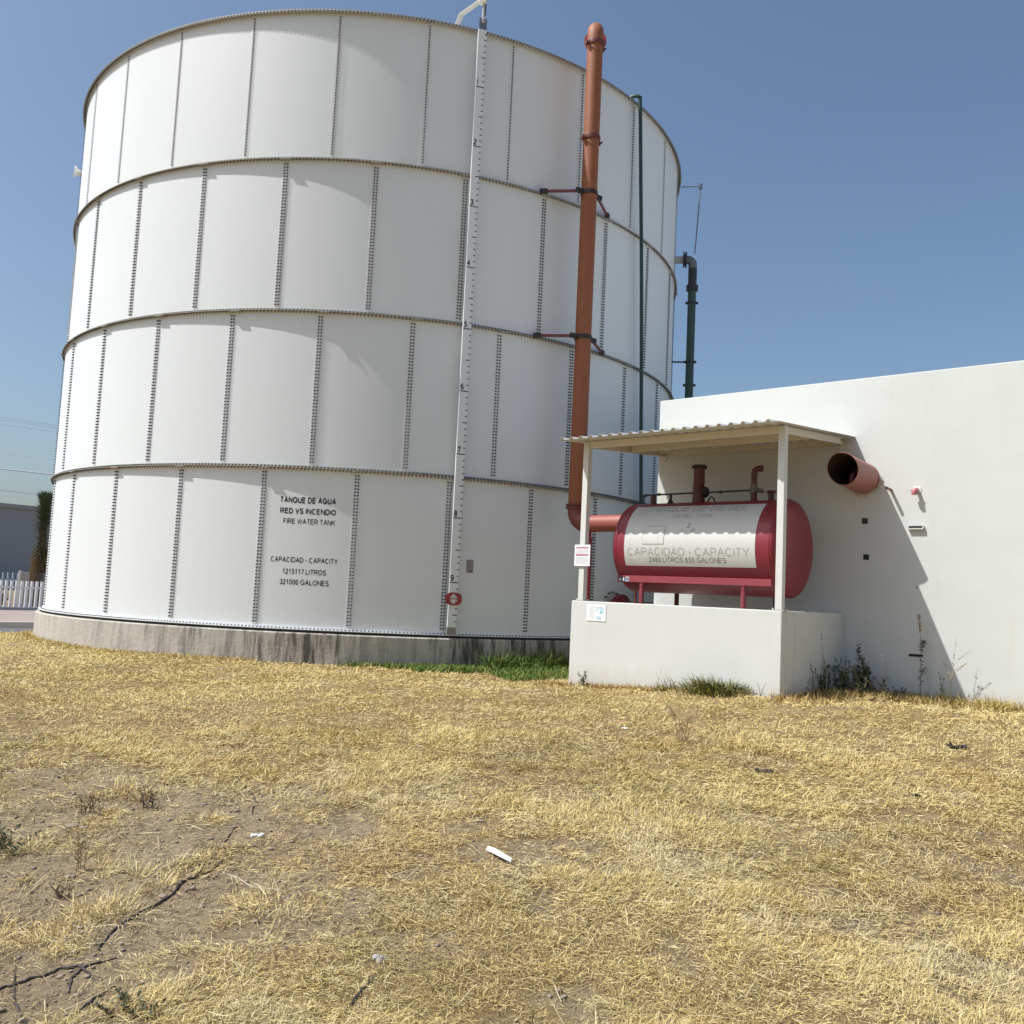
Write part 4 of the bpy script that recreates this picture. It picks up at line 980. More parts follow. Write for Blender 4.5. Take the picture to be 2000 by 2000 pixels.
# ------------------------------------------------------------------ left background
fz = G0 + 0.10
def run_along(name, a, label, cat, group=None):
    b = back(a, 0, 0); o = thing(name, (b.x, b.y, 0), label, cat, group); o.rotation_euler = (0, 0, TH); return o
fen = run_along("bar_fence", -22.6, "white bar fence on a low wall left of the water tank", "fence")
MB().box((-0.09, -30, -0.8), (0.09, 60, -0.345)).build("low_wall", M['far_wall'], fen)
rest = MB()
for k in range(int(40/0.138)):
    y = -22 + k*0.138; near = -7 < y < 5
    mb = (MB() if near else rest).box((-0.035, y, -0.33), (0.035, y+0.062, 0.41))
    if near: mb.build("bar", M['fence_white'], fen)
tag(rest.build("bars", M['fence_white'], fen), kind='stuff')
MB().box((-0.02, -22, -0.36), (0.02, 18, -0.32)).build("rail", M['fence_white'], fen); MB().box((0.036, -22, 0.20), (0.07, 18, 0.25)).build("rail", M['fence_white'], fen)
f2 = run_along("far_fence", -31, "pale blue picket fence further back by the street", "fence")
for k in range(75):
    y = -8.5 + k*0.17; MB().box((-0.02, y, -0.7), (0.02, y+0.05, 0.62)).build("bar", M['fence_blue'], f2)
MB().box((0.02, -8.5, 0.30), (0.06, 4.2, 0.40)).build("rail", M['fence_blue'], f2)
gp = Vector((-15.60, 30.0, 0))
o = MB().box((-0.04, -0.04, -0.6), (0.04, 0.04, 0.70)).build("gate_post", M['beige_post'], bevel=0.005)
as_thing(o, gp, "thin beige post standing behind the white bar fence", "post")
o = MB().box((0.0, -0.2, -0.6), (1.6, 0.2, 0.66)).build("utility_wall", M['box_grey'], bevel=0.01)
as_thing(o, (-15.52, 30.05, 0), "dark grey masonry panel between the beige post and the yucca", "masonry panel")
w0 = back(-58, 20, 0)
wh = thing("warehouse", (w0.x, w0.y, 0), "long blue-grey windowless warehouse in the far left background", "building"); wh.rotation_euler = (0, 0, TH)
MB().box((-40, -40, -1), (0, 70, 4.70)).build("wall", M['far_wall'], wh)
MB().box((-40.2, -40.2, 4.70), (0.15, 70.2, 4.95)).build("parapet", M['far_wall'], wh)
random.seed(12)
# parked rubble / shrubs seen between the fence bars
for k in range(5):
    y0 = 26.5 + k*0.9; x0 = -15.9 + 0.15*k - (y0-26.5)*0.35
    sm = MB()
    for j in range(90):
        d = Vector((random.uniform(-1, 1), random.uniform(-1, 1), random.uniform(0.2, 1.2)))
        sm.leaf((random.uniform(-0.25, 0.25), random.uniform(-0.25, 0.25), random.uniform(0, 0.25)), d, random.uniform(0.10, 0.22), 0.05)
    for j in range(6): sm.tube([(0, 0, -0.15), (random.uniform(-.2, .2), random.uniform(-.2, .2), 0.25)], 0.008, 5)
    o = sm.build("low_shrub", M['leaf_dull'])
    as_thing(o, (x0 - 0.9, y0 + 2.5, -0.42), "small dull green shrub in the row behind the white bar fence", "shrub", "shrubs behind the bar fence")
# yucca
yb = Vector((-15.0, 30.0, -0.5)); yuc = thing("yucca_tree", yb, "dark green columnar yucca with a skirt of dead leaves beside the tank", "tree")
mb = MB().tube([(0, 0, 0), (0.02, 0, 1.6), (-0.02, 0, 3.35)], [0.17, 0.14, 0.09], 12); mb.build("trunk", M['trunk'], yuc, smooth=True)
random.seed(21); mb = MB(); md_ = MB()
for k in range(950):
    z = 1.75 + 2.05*(k/950.0)**0.9; a = k*2.39996; up = (z-1.75)/2.05
    el = R_(-35 + 105*up + random.uniform(-14, 14)); d = Vector((math.cos(a)*math.cos(el), math.sin(a)*math.cos(el), math.sin(el)))
    z_ = min(z, 3.40)
    mb.leaf((0.08*math.cos(a), 0.08*math.sin(a), z_), d, random.uniform(0.26, 0.36)*(1.25 if up > 0.8 else 1), 0.040, UP)
for k in range(620):
    z = 0.35 + 1.65*(k/620.0); a = k*2.39996; el = R_(random.uniform(-88, -66))
    d = Vector((math.cos(a)*math.cos(el), math.sin(a)*math.cos(el), math.sin(el)))
    md_.leaf((0.19*math.cos(a), 0.19*math.sin(a), z), d, random.uniform(0.22, 0.36), 0.05, Vector((-math.sin(a), math.cos(a), 0.2)))
mb.build("crown", M['yucca_green'], yuc); md_.build("dead_leaves", M['yucca_dead'], yuc)
# power lines
WL = [((-50.16, 15.49), (-44.35, 14.92), 0.020, "topmost of the distant power lines crossing the sky left of the tank", 'wire'),
      ((-50.14, 15.27), (-44.43, 14.69), 0.020, "second power line from the top, close under the topmost wire", 'wire'),
      ((-50.10, 14.80), (-44.42, 14.29), 0.020, "third power line from the top, a gap below the close pair", 'wire'),
      ((-49.83, 11.97), (-44.49, 11.60), 0.018, "single faint power line halfway down the sky left of the tank", 'wire_pale'),
      ((-49.69, 10.48), (-44.55, 10.17), 0.085, "thick pale bundled power cable low in the sky left of the tank", 'wire_pale'),
      ((-49.49, 8.39), (-46.03, 8.18), 0.045, "dark power line just above the yucca top", 'wire'),
      ((-49.44, 7.92), (-45.99, 7.75), 0.026, "faint lowest power line just above the warehouse roof", 'wire_pale')]
for (x0, z0), (x1, z1), r, lab, mt in WL:
    s_ = (z1-z0)/(x1-x0); pts = []
    for k in range(13):
        x = -115 + 125*k/12; pts.append((x - x0, 0, s_*(x-x0) + 0.00012*(x-x0)*(x-x1)))
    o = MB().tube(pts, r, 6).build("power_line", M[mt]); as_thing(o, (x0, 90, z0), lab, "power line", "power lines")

# ------------------------------------------------------------------ grass and other ground cover
def structures_mask(x, y):
    a, n = to_site(x, y); ab = (x-SB.x)*DX.x + (y-SB.y)*DX.y
    bad = ((a > -3.36) & (a < 0.02) & (n > -0.015)) | ((a > -3.25) & (n > 2.12)) | (np.hypot(x-TC.x, y-TC.y) < TR+0.15) | (ab < -13.9)
    return ~bad
def blades(x, y, z, az, tilt, L, w, curve, tint, roll, tipk=0.0):
    n = len(x)
    h = np.stack([np.cos(az), np.sin(az), np.zeros(n)], 1); up = np.array([0, 0, 1.0])
    t1 = tilt; t2 = tilt - curve
    P0 = np.stack([x, y, z], 1)
    d1 = h*np.cos(t1)[:, None] + up*np.sin(t1)[:, None]; d2 = h*np.cos(t2)[:, None] + up*np.sin(t2)[:, None]
    side = np.stack([-np.sin(az), np.cos(az), np.zeros(n)], 1); nrm = np.cross(d1, side)
    side = side*np.cos(roll)[:, None] + nrm*np.sin(roll)[:, None]
    P1 = P0 + d1*(0.5*L)[:, None]; P2 = P1 + d2*(0.5*L)[:, None]
    sw = side*(w/2)[:, None]
    V = np.stack([P0-sw*0.8, P0+sw*0.8, P1-sw, P1+sw, P2], 1).reshape(-1, 3)
    loops = (np.array([0, 1, 3, 2, 2, 3, 4])[None, :] + (np.arange(n)*5)[:, None]).ravel()
    return V, loops, np.tile([4, 3], n), np.repeat(tint, 5, 0)
PAL = np.array([(0.70, 0.565, 0.245), (0.64, 0.500, 0.200), (0.76, 0.650, 0.360), (0.55, 0.420, 0.175), (0.42, 0.300, 0.140), (0.68, 0.590, 0.380), (0.32, 0.225, 0.120), (0.60, 0.505, 0.225)])
def straw_tint(n, x, y):
    c = PAL[RNG.choice(len(PAL), n, p=[.22, .20, .12, .14, .10, .09, .06, .07])]
    c = c * RNG.uniform(0.70, 1.12, (n, 1))
    gold = np.clip((y-5.5)/6, 0, 1)[:, None]*0.42
    c = c*(1-gold) + gold*np.array([0.75, 0.600, 0.225])*RNG.uniform(0.8, 1.1, (n, 1))
    br = np.clip((fbm(x+3, y+90, 1.1, 4)-0.52)/0.12, 0, 1)[:, None]*0.40      # rusty brown patches
    c = c*(1-br) + br*np.array([0.52, 0.370, 0.155])*RNG.uniform(0.8, 1.15, (n, 1))
    gr = np.clip((fbm(x+63, y+12, 1.6, 4)-0.60)/0.08, 0, 1)[:, None]*0.20      # faintly green patches
    c = c*(1-gr) + gr*np.array([0.30, 0.28, 0.105])*RNG.uniform(0.8, 1.1, (n, 1))
    pale = np.clip((fbm(x+103, y+55, 2.3, 4)-0.57)/0.10, 0, 1)[:, None]*0.32
    c = c*(1-pale) + pale*np.array([0.60, 0.53, 0.34])*RNG.uniform(0.85, 1.1, (n, 1))
    return c
def polar_samples(n, d0, d1, power):
    u = RNG.random(n); e = power+2
    D = (d0**e + u*(d1**e-d0**e))**(1/e)
    a = RNG.uniform(-0.66, 0.66, n)
    return D*np.sin(a), D*np.cos(a), D
parts = []
def scatter(n, d0, d1, power, tufty):
    x, y, D = polar_samples(n, d0, d1, power)
    b = bare_mask(x, y)
    clump = 0.6*fbm(x+200, y+100, 7.5, 3) + 0.4*fbm(x+20, y+300, 2.2, 3)
    keep = (RNG.random(n) > b*0.955) & structures_mask(x, y) & (RNG.random(n) < np.clip(0.55 + 3.0*(clump-0.45), 0.12, 1.0))
    x, y, D, clump = x[keep], y[keep], D[keep], clump[keep]; n = len(x)
    lod = np.clip(D/4.2, 0.9, 3.4)
    thick = np.clip((clump-0.45)*3, 0, 1)
    z = gz(x, y) + RNG.uniform(-0.006, 0.018, n)*(0.5+thick) 
    az = RNG.uniform(0, 2*np.pi, n) + 0.0
    wind = (fbm(x+7, y+77, 0.9, 2)-0.5)*8
    az = np.where(RNG.random(n) < 0.55, wind + RNG.normal(0, 0.7, n), az)
    tilt = np.radians(np.where(RNG.random(n) < 0.74, RNG.uniform(0, 22, n), RNG.uniform(20, 75, n)))*(0.75+0.5*thick)
    L = RNG.gamma(4.0, 0.0088, n).clip(0.012, 0.09)*(0.85+0.4*thick)*np.clip(lod, 1, 1.35)
    w = RNG.uniform(0.0012, 0.0027, n)*lod
    parts.append(blades(x, y, z, az, tilt, L, w, np.radians(RNG.uniform(-6, 20, n)), straw_tint(n, x, y), RNG.uniform(-0.9, 0.9, n)))
scatter(470000, 2.6, 5.2, -0.6, 1)
scatter(560000, 5.0, 8.5, -0.8, 1)
scatter(540000, 8.3, 20.5, -1.0, 1)
# upright tufts
def tufts(cx, cy, per, Lr, spread, tilt_r, wr, tintf, zoff=0.0):
    n = len(cx)*per
    x = np.repeat(cx, per) + RNG.normal(0, 1, n)*np.repeat(spread, per); y = np.repeat(cy, per) + RNG.normal(0, 1, n)*np.repeat(spread, per)
    az = np.arctan2(y-np.repeat(cy, per), x-np.repeat(cx, per)) + RNG.normal(0, 0.5, n)
    tilt = np.radians(RNG.uniform(*tilt_r, n)); L = RNG.uniform(*Lr, n); w = RNG.uniform(*wr, n)
    ok = structures_mask(x, y)
    V = blades(x[ok], y[ok], gz(x[ok], y[ok])-0.004+zoff, az[ok], tilt[ok], L[ok], w[ok], np.radians(RNG.uniform(0, 35, n))[ok], tintf(n, x, y)[ok], RNG.uniform(-0.8, 0.8, n)[ok])
    return V
x, y, D = polar_samples(2600, 2.8, 10.5, -0.9)
k = (fbm(x+77, y+41, 3.6, 4) > 0.47) & structures_mask(x, y); x, y = x[k], y[k]
parts.append(tufts(x, y, 26, (0.020, 0.070), RNG.uniform(0.012, 0.036, len(x)), (15, 78), (0.0016, 0.0034), straw_tint))
x, y, D = polar_samples(700, 2.9, 9.5, -0.9); k = structures_mask(x, y) & (fbm(x+9, y+2, 1.5, 3) > 0.47); x, y = x[k], y[k]
parts.append(tufts(x, y, 34, (0.015, 0.055), RNG.uniform(0.015, 0.05, len(x)), (5, 60), (0.0016, 0.0034), lambda n, x, y: np.array([0.20, 0.140, 0.075])*RNG.uniform(0.6, 1.5, (n, 1))))  # dark brown tufts: dark roots, plus shade in the clumps put into the tint
for (cx, cy, s) in ((-1.64, 4.89, 0.05), (-1.80, 4.32, 0.07), (-1.72, 4.38, 0.06), (-1.77, 4.77, 0.05), (-1.60, 4.62, 0.05), (-1.50, 4.78, 0.05), (-1.66, 4.25, 0.06), (-2.45, 5.05, 0.07), (-2.1, 4.05, 0.08), (-2.2, 6.15, 0.08), (-2.5, 6.2, 0.1), (-2.35, 6.15, 0.08)):
    parts.append(tufts(np.array([cx]), np.array([cy]), 110, (0.04, 0.12), np.array([s]), (12, 70), (0.0022, 0.0042), straw_tint))
# long loose stalks
x, y, D = polar_samples(1000, 2.7, 9, -0.7); k = structures_mask(x, y); x, y = x[k], y[k]; n = len(x)
parts.append(blades(x, y, gz(x, y)+0.012, RNG.uniform(0, 6.28, n), np.radians(RNG.uniform(0, 16, n)), RNG.uniform(0.10, 0.26, n), RNG.uniform(0.0022, 0.0042, n), np.radians(RNG.uniform(-4, 18, n)), np.array([0.56, 0.47, 0.29])*RNG.uniform(0.7, 1.1, (n, 1)), RNG.uniform(-0.5, 0.5, n)))
x, y, D = polar_samples(60000, 2.7, 8.5, -0.8); k = (bare_mask(x, y) > 0.35) & structures_mask(x, y) & (fbm(x+12, y+34, 5.0, 3) > 0.46); x, y = x[k], y[k]; n = len(x)
parts.append(blades(x, y, gz(x, y)+0.004, RNG.uniform(0, 6.28, n), np.radians(RNG.uniform(-3, 14, n)), RNG.gamma(2.0, 0.012, n).clip(0.008, 0.09), RNG.uniform(0.0012, 0.0030, n), np.radians(RNG.uniform(-4, 25, n)), straw_tint(n, x, y)*RNG.uniform(0.6, 1.0, (n, 1)), RNG.uniform(-0.6, 0.6, n)))
# taller dry fringe along the walls
def fringe(a0, a1, n0, n1, count, Lr, tint):
    a = RNG.uniform(a0, a1, count); nn = RNG.uniform(n0, n1, count)
    x = SC.x + a*DX.x + nn*DN.x; y = SC.y + a*DX.y + nn*DN.y
    k = fbm(x+1, y+2, 3.0, 3) > 0.40; x, y = x[k], y[k]; n = len(x)
    parts.append(blades(x, y, gz(x, y)-0.005, RNG.uniform(0, 6.28, n), np.radians(RNG.uniform(30, 85, n)), RNG.uniform(*Lr, n), RNG.uniform(0.004, 0.009, n), np.radians(RNG.uniform(0, 50, n)), np.array(tint)*RNG.uniform(0.7, 1.15, (n, 1)), RNG.uniform(-0.8, 0.8, n)))
fringe(-3.4, 0.05, -0.16, -0.02, 2600, (0.04, 0.11), (0.44, 0.30, 0.12))
fringe(-0.05, 0.5, -0.25, 1.2, 1300, (0.06, 0.16), (0.42, 0.28, 0.11))
fringe(0.1, 1.5, 1.15, 1.85, 3200, (0.06, 0.15), (0.44, 0.32, 0.13))
fringe(1.2, 4.2, 1.45, 2.10, 6500, (0.08, 0.21), (0.52, 0.40, 0.14))
fringe(0.05, 1.4, 1.75, 2.10, 1500, (0.05, 0.15), (0.16, 0.10, 0.06))
az_ = RNG.uniform(R_(-70), R_(-6), 3500); rr = TR + 0.155 + np.abs(RNG.normal(0, 0.10, 3500)); x = TC.x + rr*np.sin(az_); y = TC.y - rr*np.cos(az_)
parts.append(blades(x, y, gz(x, y)-0.005, RNG.uniform(0, 6.28, 3500), np.radians(RNG.uniform(25, 80, 3500)), RNG.uniform(0.04, 0.11, 3500), RNG.uniform(0.005, 0.010, 3500), np.radians(RNG.uniform(0, 50, 3500)), np.array([0.58, 0.45, 0.18])*RNG.uniform(0.7, 1.1, (3500, 1)), RNG.uniform(-0.8, 0.8, 3500)))
def join(parts, name, mat):
    Vs, Ls, Ss, Ts, off = [], [], [], [], 0
    for V, L, S, Tt in parts:
        Vs.append(V); Ls.append(L+off); Ss.append(S); Ts.append(Tt); off += len(V)
    return raw_mesh(name, np.concatenate(Vs), np.concatenate(Ls), np.concatenate(Ss), mat, tint=np.concatenate(Ts))
o = join(parts, "dry_grass", M['straw'])
tag(o, "mown dry yellow grass matted over the ground", "grass", kind='stuff')
# green strip beside the plinth
gp_ = []
def green(n, az0, az1, r0, r1, Lr, wr, dark):
    a = RNG.uniform(R_(az0), R_(az1), n); r = TR + r0 + (r1-r0)*RNG.random(n)
    x = TC.x + r*np.sin(a); y = TC.y - r*np.cos(a)
    k = structures_mask(x, y) & (fbm(x+4, y+6, 2.8, 3) > 0.36); x, y = x[k], y[k]; n = len(x)
    t = np.array([0.10, 0.165, 0.030])*RNG.uniform(0.65, 1.35, (n, 1)) + RNG.random((n, 1))*np.array([0.07, 0.055, 0.01])
    t = t*(1-dark)
    gp_.append(blades(x, y, gz(x, y)-0.005, RNG.uniform(0, 6.28, n), np.radians(RNG.uniform(30, 86, n)), RNG.uniform(*Lr, n), RNG.uniform(*wr, n), np.radians(RNG.uniform(5, 60, n)), t, RNG.uniform(-0.8, 0.8, n)))
green(3200, 5, 20, 0.16, 0.50, (0.03, 0.09), (0.006, 0.011), 0.0)
green(16000, 14, 44, 0.16, 0.92, (0.05, 0.15), (0.006, 0.012), 0.0)
green(9000, 22, 46, 0.9, 1.9, (0.05, 0.13), (0.006, 0.012), 0.0)
green(3200, 24, 46, 0.16, 0.68, (0.16, 0.46), (0.007, 0.013), 0.15)  # tall blades, their shade put into a darker tint
green(900, 6, 14, 0.16, 0.42, (0.05, 0.16), (0.006, 0.010), 0.1)
o = join(gp_, "green_grass", M['fresh_grass'])
tag(o, "fresh green grass strip growing along the tank plinth", "grass", kind='stuff')
# soil clods
x, y, D = polar_samples(26000, 2.8, 8.5, -0.9); k = (bare_mask(x, y) > 0.45) & (RNG.random(len(x)) < 0.75); x, y = x[k], y[k]; n = len(x)
ov = [(1, 0, 0), (0, 1, 0), (-1, 0, 0), (0, -1, 0), (0.1, 0.1, 0.8), (0, 0, -0.6), (0.6, 0.6, 0.3), (-0.55, 0.5, 0.35)]
of = [(0, 6, 4), (6, 1, 4), (1, 7, 4), (7, 2, 4), (2, 3, 4), (3, 0, 4), (0, 1, 6), (1, 2, 7), (0, 3, 5), (3, 2, 5), (2, 1, 5), (1, 0, 5)]
s = RNG.gamma(1.3, 0.0032, n).clip(0.0012, 0.018); a = RNG.uniform(0, 6.28, n)
ex = np.stack([np.cos(a), np.sin(a), 0*a], 1)*(s*RNG.uniform(0.8, 1.6, n))[:, None]; ey = np.stack([-np.sin(a), np.cos(a), 0*a], 1)*s[:, None]; ez = np.stack([0*a, 0*a, 1+0*a], 1)*(s*RNG.uniform(0.5, 1.0, n))[:, None]
o = instanced("soil_clods", ov, of, np.stack([x, y, gz(x, y)+s*0.2], 1), ex, ey, ez, M['stone'])
tag(o, "small brown soil clods strewn over the bare dirt patches", "clods", kind='stuff')

# ------------------------------------------------------------------ single plants
def weed(name, pos, label, H, stems, mat_s, mat_l, leaves, leaf_len, leaf_w, lean=0.15, spread=0.05, seed=1, thick=0.006, lo=0.1, hi=1.0, droop=0.0, group=None, head=None, branch=0):
    random.seed(seed)
    if group == WG: H *= SS; leaf_len *= SS; leaf_w *= SS
    root = thing(name, Vector(pos), label, "weed" if "shrub" not in name else "shrub", group)
    ms, ml, mh = MB(), MB(), MB()
    for s_ in range(stems):
        b = Vector((random.uniform(-spread, spread), random.uniform(-spread, spread), -0.02)); h = H*random.uniform(0.65, 1.0) if s_ else H
        ln = Vector((random.uniform(-lean, lean), random.uniform(-lean, lean), 0))*h
        pts = [b + ln*(t*t) + Vector((math.sin(3*t + s_)*0.02*h, 0, t*h)) for t in [k/7 for k in range(8)]]
        ms.tube(pts, [thick*(1-0.7*k/7) for k in range(8)], 6)
        segs = [(pts, 1.0)]
        for q in range(branch):
            t = random.uniform(0.25, 0.85); i = int(t*7); a = random.uniform(0, 6.28)
            d = Vector((math.cos(a)*0.7, math.sin(a)*0.7, 0.7))*h*random.uniform(0.15, 0.35)
            bp = [pts[i], pts[i] + d*0.5 + Vector((0, 0, 0.01)), pts[i] + d]; ms.tube(bp, [thick*0.6, thick*0.45, thick*0.25], 5); segs.append((bp, 0.6))
        for (pp, wgt) in segs:
            for q in range(int(leaves*wgt)):
                t = lo + (hi-lo)*random.random(); fi = t*(len(pp)-1); i = min(int(fi), len(pp)-2); p = pp[i].lerp(pp[i+1], fi-i)
                a = random.uniform(0, 6.28); e = R_(random.uniform(15, 60) - droop)
                ml.leaf(p, (math.cos(a)*math.cos(e), math.sin(a)*math.cos(e), math.sin(e)), leaf_len*random.uniform(0.6, 1.2)*(1.1-0.5*t), leaf_w*random.uniform(0.7, 1.2))
        if head:
            for q in range(head[0]):
                t = 1 - head[2]*random.random(); fi = t*7; i = min(int(fi), 6); p = pts[i].lerp(pts[i+1], fi-i)
                a = random.uniform(0, 6.28); mh.leaf(p, (math.cos(a)*0.6, math.sin(a)*0.6, 0.8), head[1]*random.uniform(0.6, 1.3), head[1]*0.45)
    ms.build("stem", mat_s, root, smooth=True)
    if ml.v: ml.build("leaves", mat_l, root)
    if mh.v: mh.build("seed_head", head[3], root)
    return root
def sp_(a, n):
    p = site(a, n, 0); return (p.x, p.y, gzs(p.x, p.y))
WG = "weeds along the white walls"
weed("tall_weed", sp_(1.10, 1.98), "tallest weed, one slender dark stalk with tan seed head before the shaded wall", 1.18, 1, M['stem_dark'], M['leaf_dull'], 46, 0.055, 0.014, 0.05, 0.0, 31, 0.0045, 0.15, 0.75, 20, WG, (60, 0.035, 0.22, M['seed_tan']), 3)
weed("dry_weed", sp_(1.50, 1.90), "thin straw coloured dry stalk at the shadow edge on the wall", 0.95, 1, M['stem_dry'], M['seed_tan'], 34, 0.035, 0.010, 0.12, 0.0, 33, 0.0035, 0.3, 1.0, 0, WG, None, 5)
weed("leafy_weed", sp_(0.43, 1.72), "dense dark green leafy weed, two close stems at the shaded wall", 0.52, 3, M['stem_dark'], M['leaf_green'], 130, 0.095, 0.024, 0.06, 0.07, 35, 0.007, 0.1, 1.0, 0, WG)
weed("leafy_weed", sp_(0.30, 1.85), "upright green weed with spread leaves left of the dense leafy one", 0.72, 1, M['stem_dark'], M['leaf_green'], 70, 0.095, 0.022, 0.06, 0.02, 37, 0.007, 0.35, 1.0, 0, WG)
weed("bent_weed", sp_(0.03, 1.38), "dark curved stalk with feathery tip against the basin's shaded end", 0.93, 1, M['stem_dark'], M['leaf_dull'], 14, 0.05, 0.012, 0.25, 0.0, 39, 0.004, 0.2, 0.6, 0, WG, (46, 0.045, 0.2, M['leaf_dull']))
weed("pale_dry_weed", sp_(0.16, 1.10), "bleached forked dry stem in front of the leafy weeds", 0.62, 1, M['stem_pale'], M['seed_tan'], 8, 0.03, 0.008, 0.1, 0.0, 41, 0.005, 0.5, 1.0, 0, WG, None, 3)
weed("grey_weed", sp_(0.05, 0.62), "small greyish weed clump by the basin's front corner", 0.42, 4, M['stem_pale'], M['leaf_dull'], 22, 0.05, 0.013, 0.18, 0.12, 43, 0.005, 0.2, 1.0, 0, WG)
weed("grey_weed", sp_(0.06, 1.02), "taller sparse greyish weed midway along the basin's end", 0.50, 3, M['stem_dark'], M['leaf_dull'], 24, 0.05, 0.014, 0.15, 0.10, 45, 0.005, 0.2, 1.0, 0, WG)
weed("bushy_weed", sp_(0.12, 1.42), "low dark bushy weed in the corner of basin and wall", 0.42, 9, M['stem_dark'], M['leaf_green'], 56, 0.07, 0.019, 0.25, 0.22, 47, 0.005, 0.1, 1.0, 0, WG)
weed("flower_weed", sp_(0.72, 1.80), "thin stem with tiny white blooms right of the leafy weeds", 0.60, 1, M['stem_pale'], M['leaf_dull'], 10, 0.04, 0.01, 0.12, 0.0, 49, 0.004, 0.1, 0.6, 0, WG, (10, 0.03, 0.15, M['flower_pale']), 2)
weed("olive_weed", sp_(0.33, 1.55), "olive tangled weed at the foot of the leafy pair", 0.50, 9, M['stem_dry'], M['leaf_dull'], 60, 0.08, 0.015, 0.3, 0.16, 51, 0.004, 0.1, 1.0, 0, WG)
weed("feathery_weed", sp_(0.20, 1.62), "feathery dark green weed rising behind the bleached forked stem", 0.55, 4, M['stem_dark'], M['leaf_dull'], 60, 0.06, 0.012, 0.18, 0.12, 81, 0.005, 0.15, 1.0, 0, WG)
weed("sprawling_weed", sp_(0.55, 1.55), "sprawling brown-green weed in front of the white-bloom stem", 0.32, 12, M['stem_dry'], M['leaf_dull'], 34, 0.07, 0.016, 0.6, 0.18, 83, 0.004, 0.1, 1.0, 0, WG)
weed("shadow_weed", sp_(0.85, 1.90), "low dark weed tuft between the bloom stem and the tallest weed", 0.20, 8, M['stem_dark'], M['leaf_green'], 18, 0.05, 0.014, 0.6, 0.10, 85, 0.004, 0.1, 1.0, 0, WG)
weed("wispy_weed", sp_(1.38, 2.00), "wispy green weed beside the dry stalk, casting a twig shadow", 0.42, 2, M['stem_dark'], M['leaf_dull'], 16, 0.06, 0.012, 0.25, 0.04, 53, 0.005, 0.3, 1.0, 0, WG)
weed("twig_weed", sp_(1.98, 1.98), "short forked grey twig by the sunlit wall at far right", 0.22, 2, M['stem_dark'], M['leaf_dull'], 6, 0.03, 0.008, 0.35, 0.02, 55, 0.005, 0.5, 1.0, 0, WG)
weed("stub_weed", sp_(1.78, 1.94), "tiny two-pronged twig where the wall shadow meets the ground", 0.16, 2, M['stem_dry'], M['leaf_dull'], 3, 0.03, 0.007, 0.5, 0.01, 57, 0.004, 0.5, 1.0, 0, WG)
weed("small_weed", sp_(-2.98, -0.13), "small leafy grey-green weed at the basin front below the square notice", 0.27, 5, M['stem_dark'], M['leaf_green'], 18, 0.05, 0.020, 0.45, 0.07, 59, 0.004, 0.2, 1.0, 0, WG)
weed("twin_stalk_weed", sp_(-1.73, -0.12), "two thin wispy stalks rising before the basin front", 0.36, 2, M['stem_dry'], M['seed_tan'], 10, 0.025, 0.007, 0.25, 0.05, 61, 0.003, 0.4, 1.0, 0, WG)
weed("sprout_weed", sp_(-2.28, -0.05), "tiny sprig against the middle of the basin front", 0.12, 1, M['stem_dark'], M['leaf_green'], 8, 0.025, 0.012, 0.1, 0.0, 63, 0.003, 0.6, 1.0, 0, WG)
weed("twig_weed", sp_(-0.22, -0.10), "small bare twig at the basin's right front corner", 0.22, 2, M['stem_dark'], M['leaf_dull'], 5, 0.03, 0.008, 0.5, 0.02, 65, 0.004, 0.5, 1.0, 0, WG)
weed("dry_shrub", (1.553, 8.227, gzs(1.553, 8.227)), "leafless brown twiggy bush alone on the dry lawn", 0.42, 9, M['stem_dry'], M['seed_tan'], 6, 0.025, 0.008, 0.75, 0.05, 67, 0.004, 0.5, 1.0, 0, None, None, 5)
DG = "dead weeds on the bare dirt"
weed("dead_weed", (-2.06, 4.79, gzs(-2.06, 4.79)), "brittle brown dead weed standing on the bare dirt at left", 0.22, 4, M['stem_dry'], M['stem_dry'], 10, 0.03, 0.006, 0.25, 0.02, 69, 0.003, 0.2, 1.0, 0, DG, None, 3)
weed("dead_weed", (-2.14, 5.88, gzs(-2.14, 5.88)), "grey twiggy dead weed near the back edge of the dirt", 0.17, 6, M['stem_dark'], M['stem_dark'], 8, 0.03, 0.005, 0.5, 0.04, 71, 0.003, 0.2, 1.0, 0, DG, None, 4)
weed("dead_weed", (-2.42, 5.75, gzs(-2.42, 5.75)), "dark matted dead weed left of the grey twiggy one", 0.14, 7, M['stem_dark'], M['stem_dry'], 12, 0.03, 0.006, 0.7, 0.06, 73, 0.003, 0.1, 1.0, 0, DG, None, 3)
weed("dead_weed", (-2.00, 4.50, gzs(-2.00, 4.50)), "short dark dead weed beside the straw tuft on the dirt", 0.12, 5, M['stem_dark'], M['stem_dry'], 8, 0.03, 0.006, 0.6, 0.04, 75, 0.003, 0.1, 1.0, 0, DG, None, 3)
weed("green_weed", (-1.27, 3.46, gzs(-1.27, 3.46)), "low fresh green weed at the bottom left of the yard", 0.07, 9, M['stem_dark'], M['leaf_dull'], 22, 0.026, 0.012, 1.2, 0.10, 77, 0.003, 0.1, 1.0, 0)
weed("leafy_patch_weed", (-2.55, 5.05, gzs(-2.55, 5.05)), "dark low weed clump at the left edge of the dirt", 0.16, 8, M['stem_dark'], M['leaf_dull'], 18, 0.05, 0.012, 0.8, 0.08, 79, 0.003, 0.1, 1.0, 0)

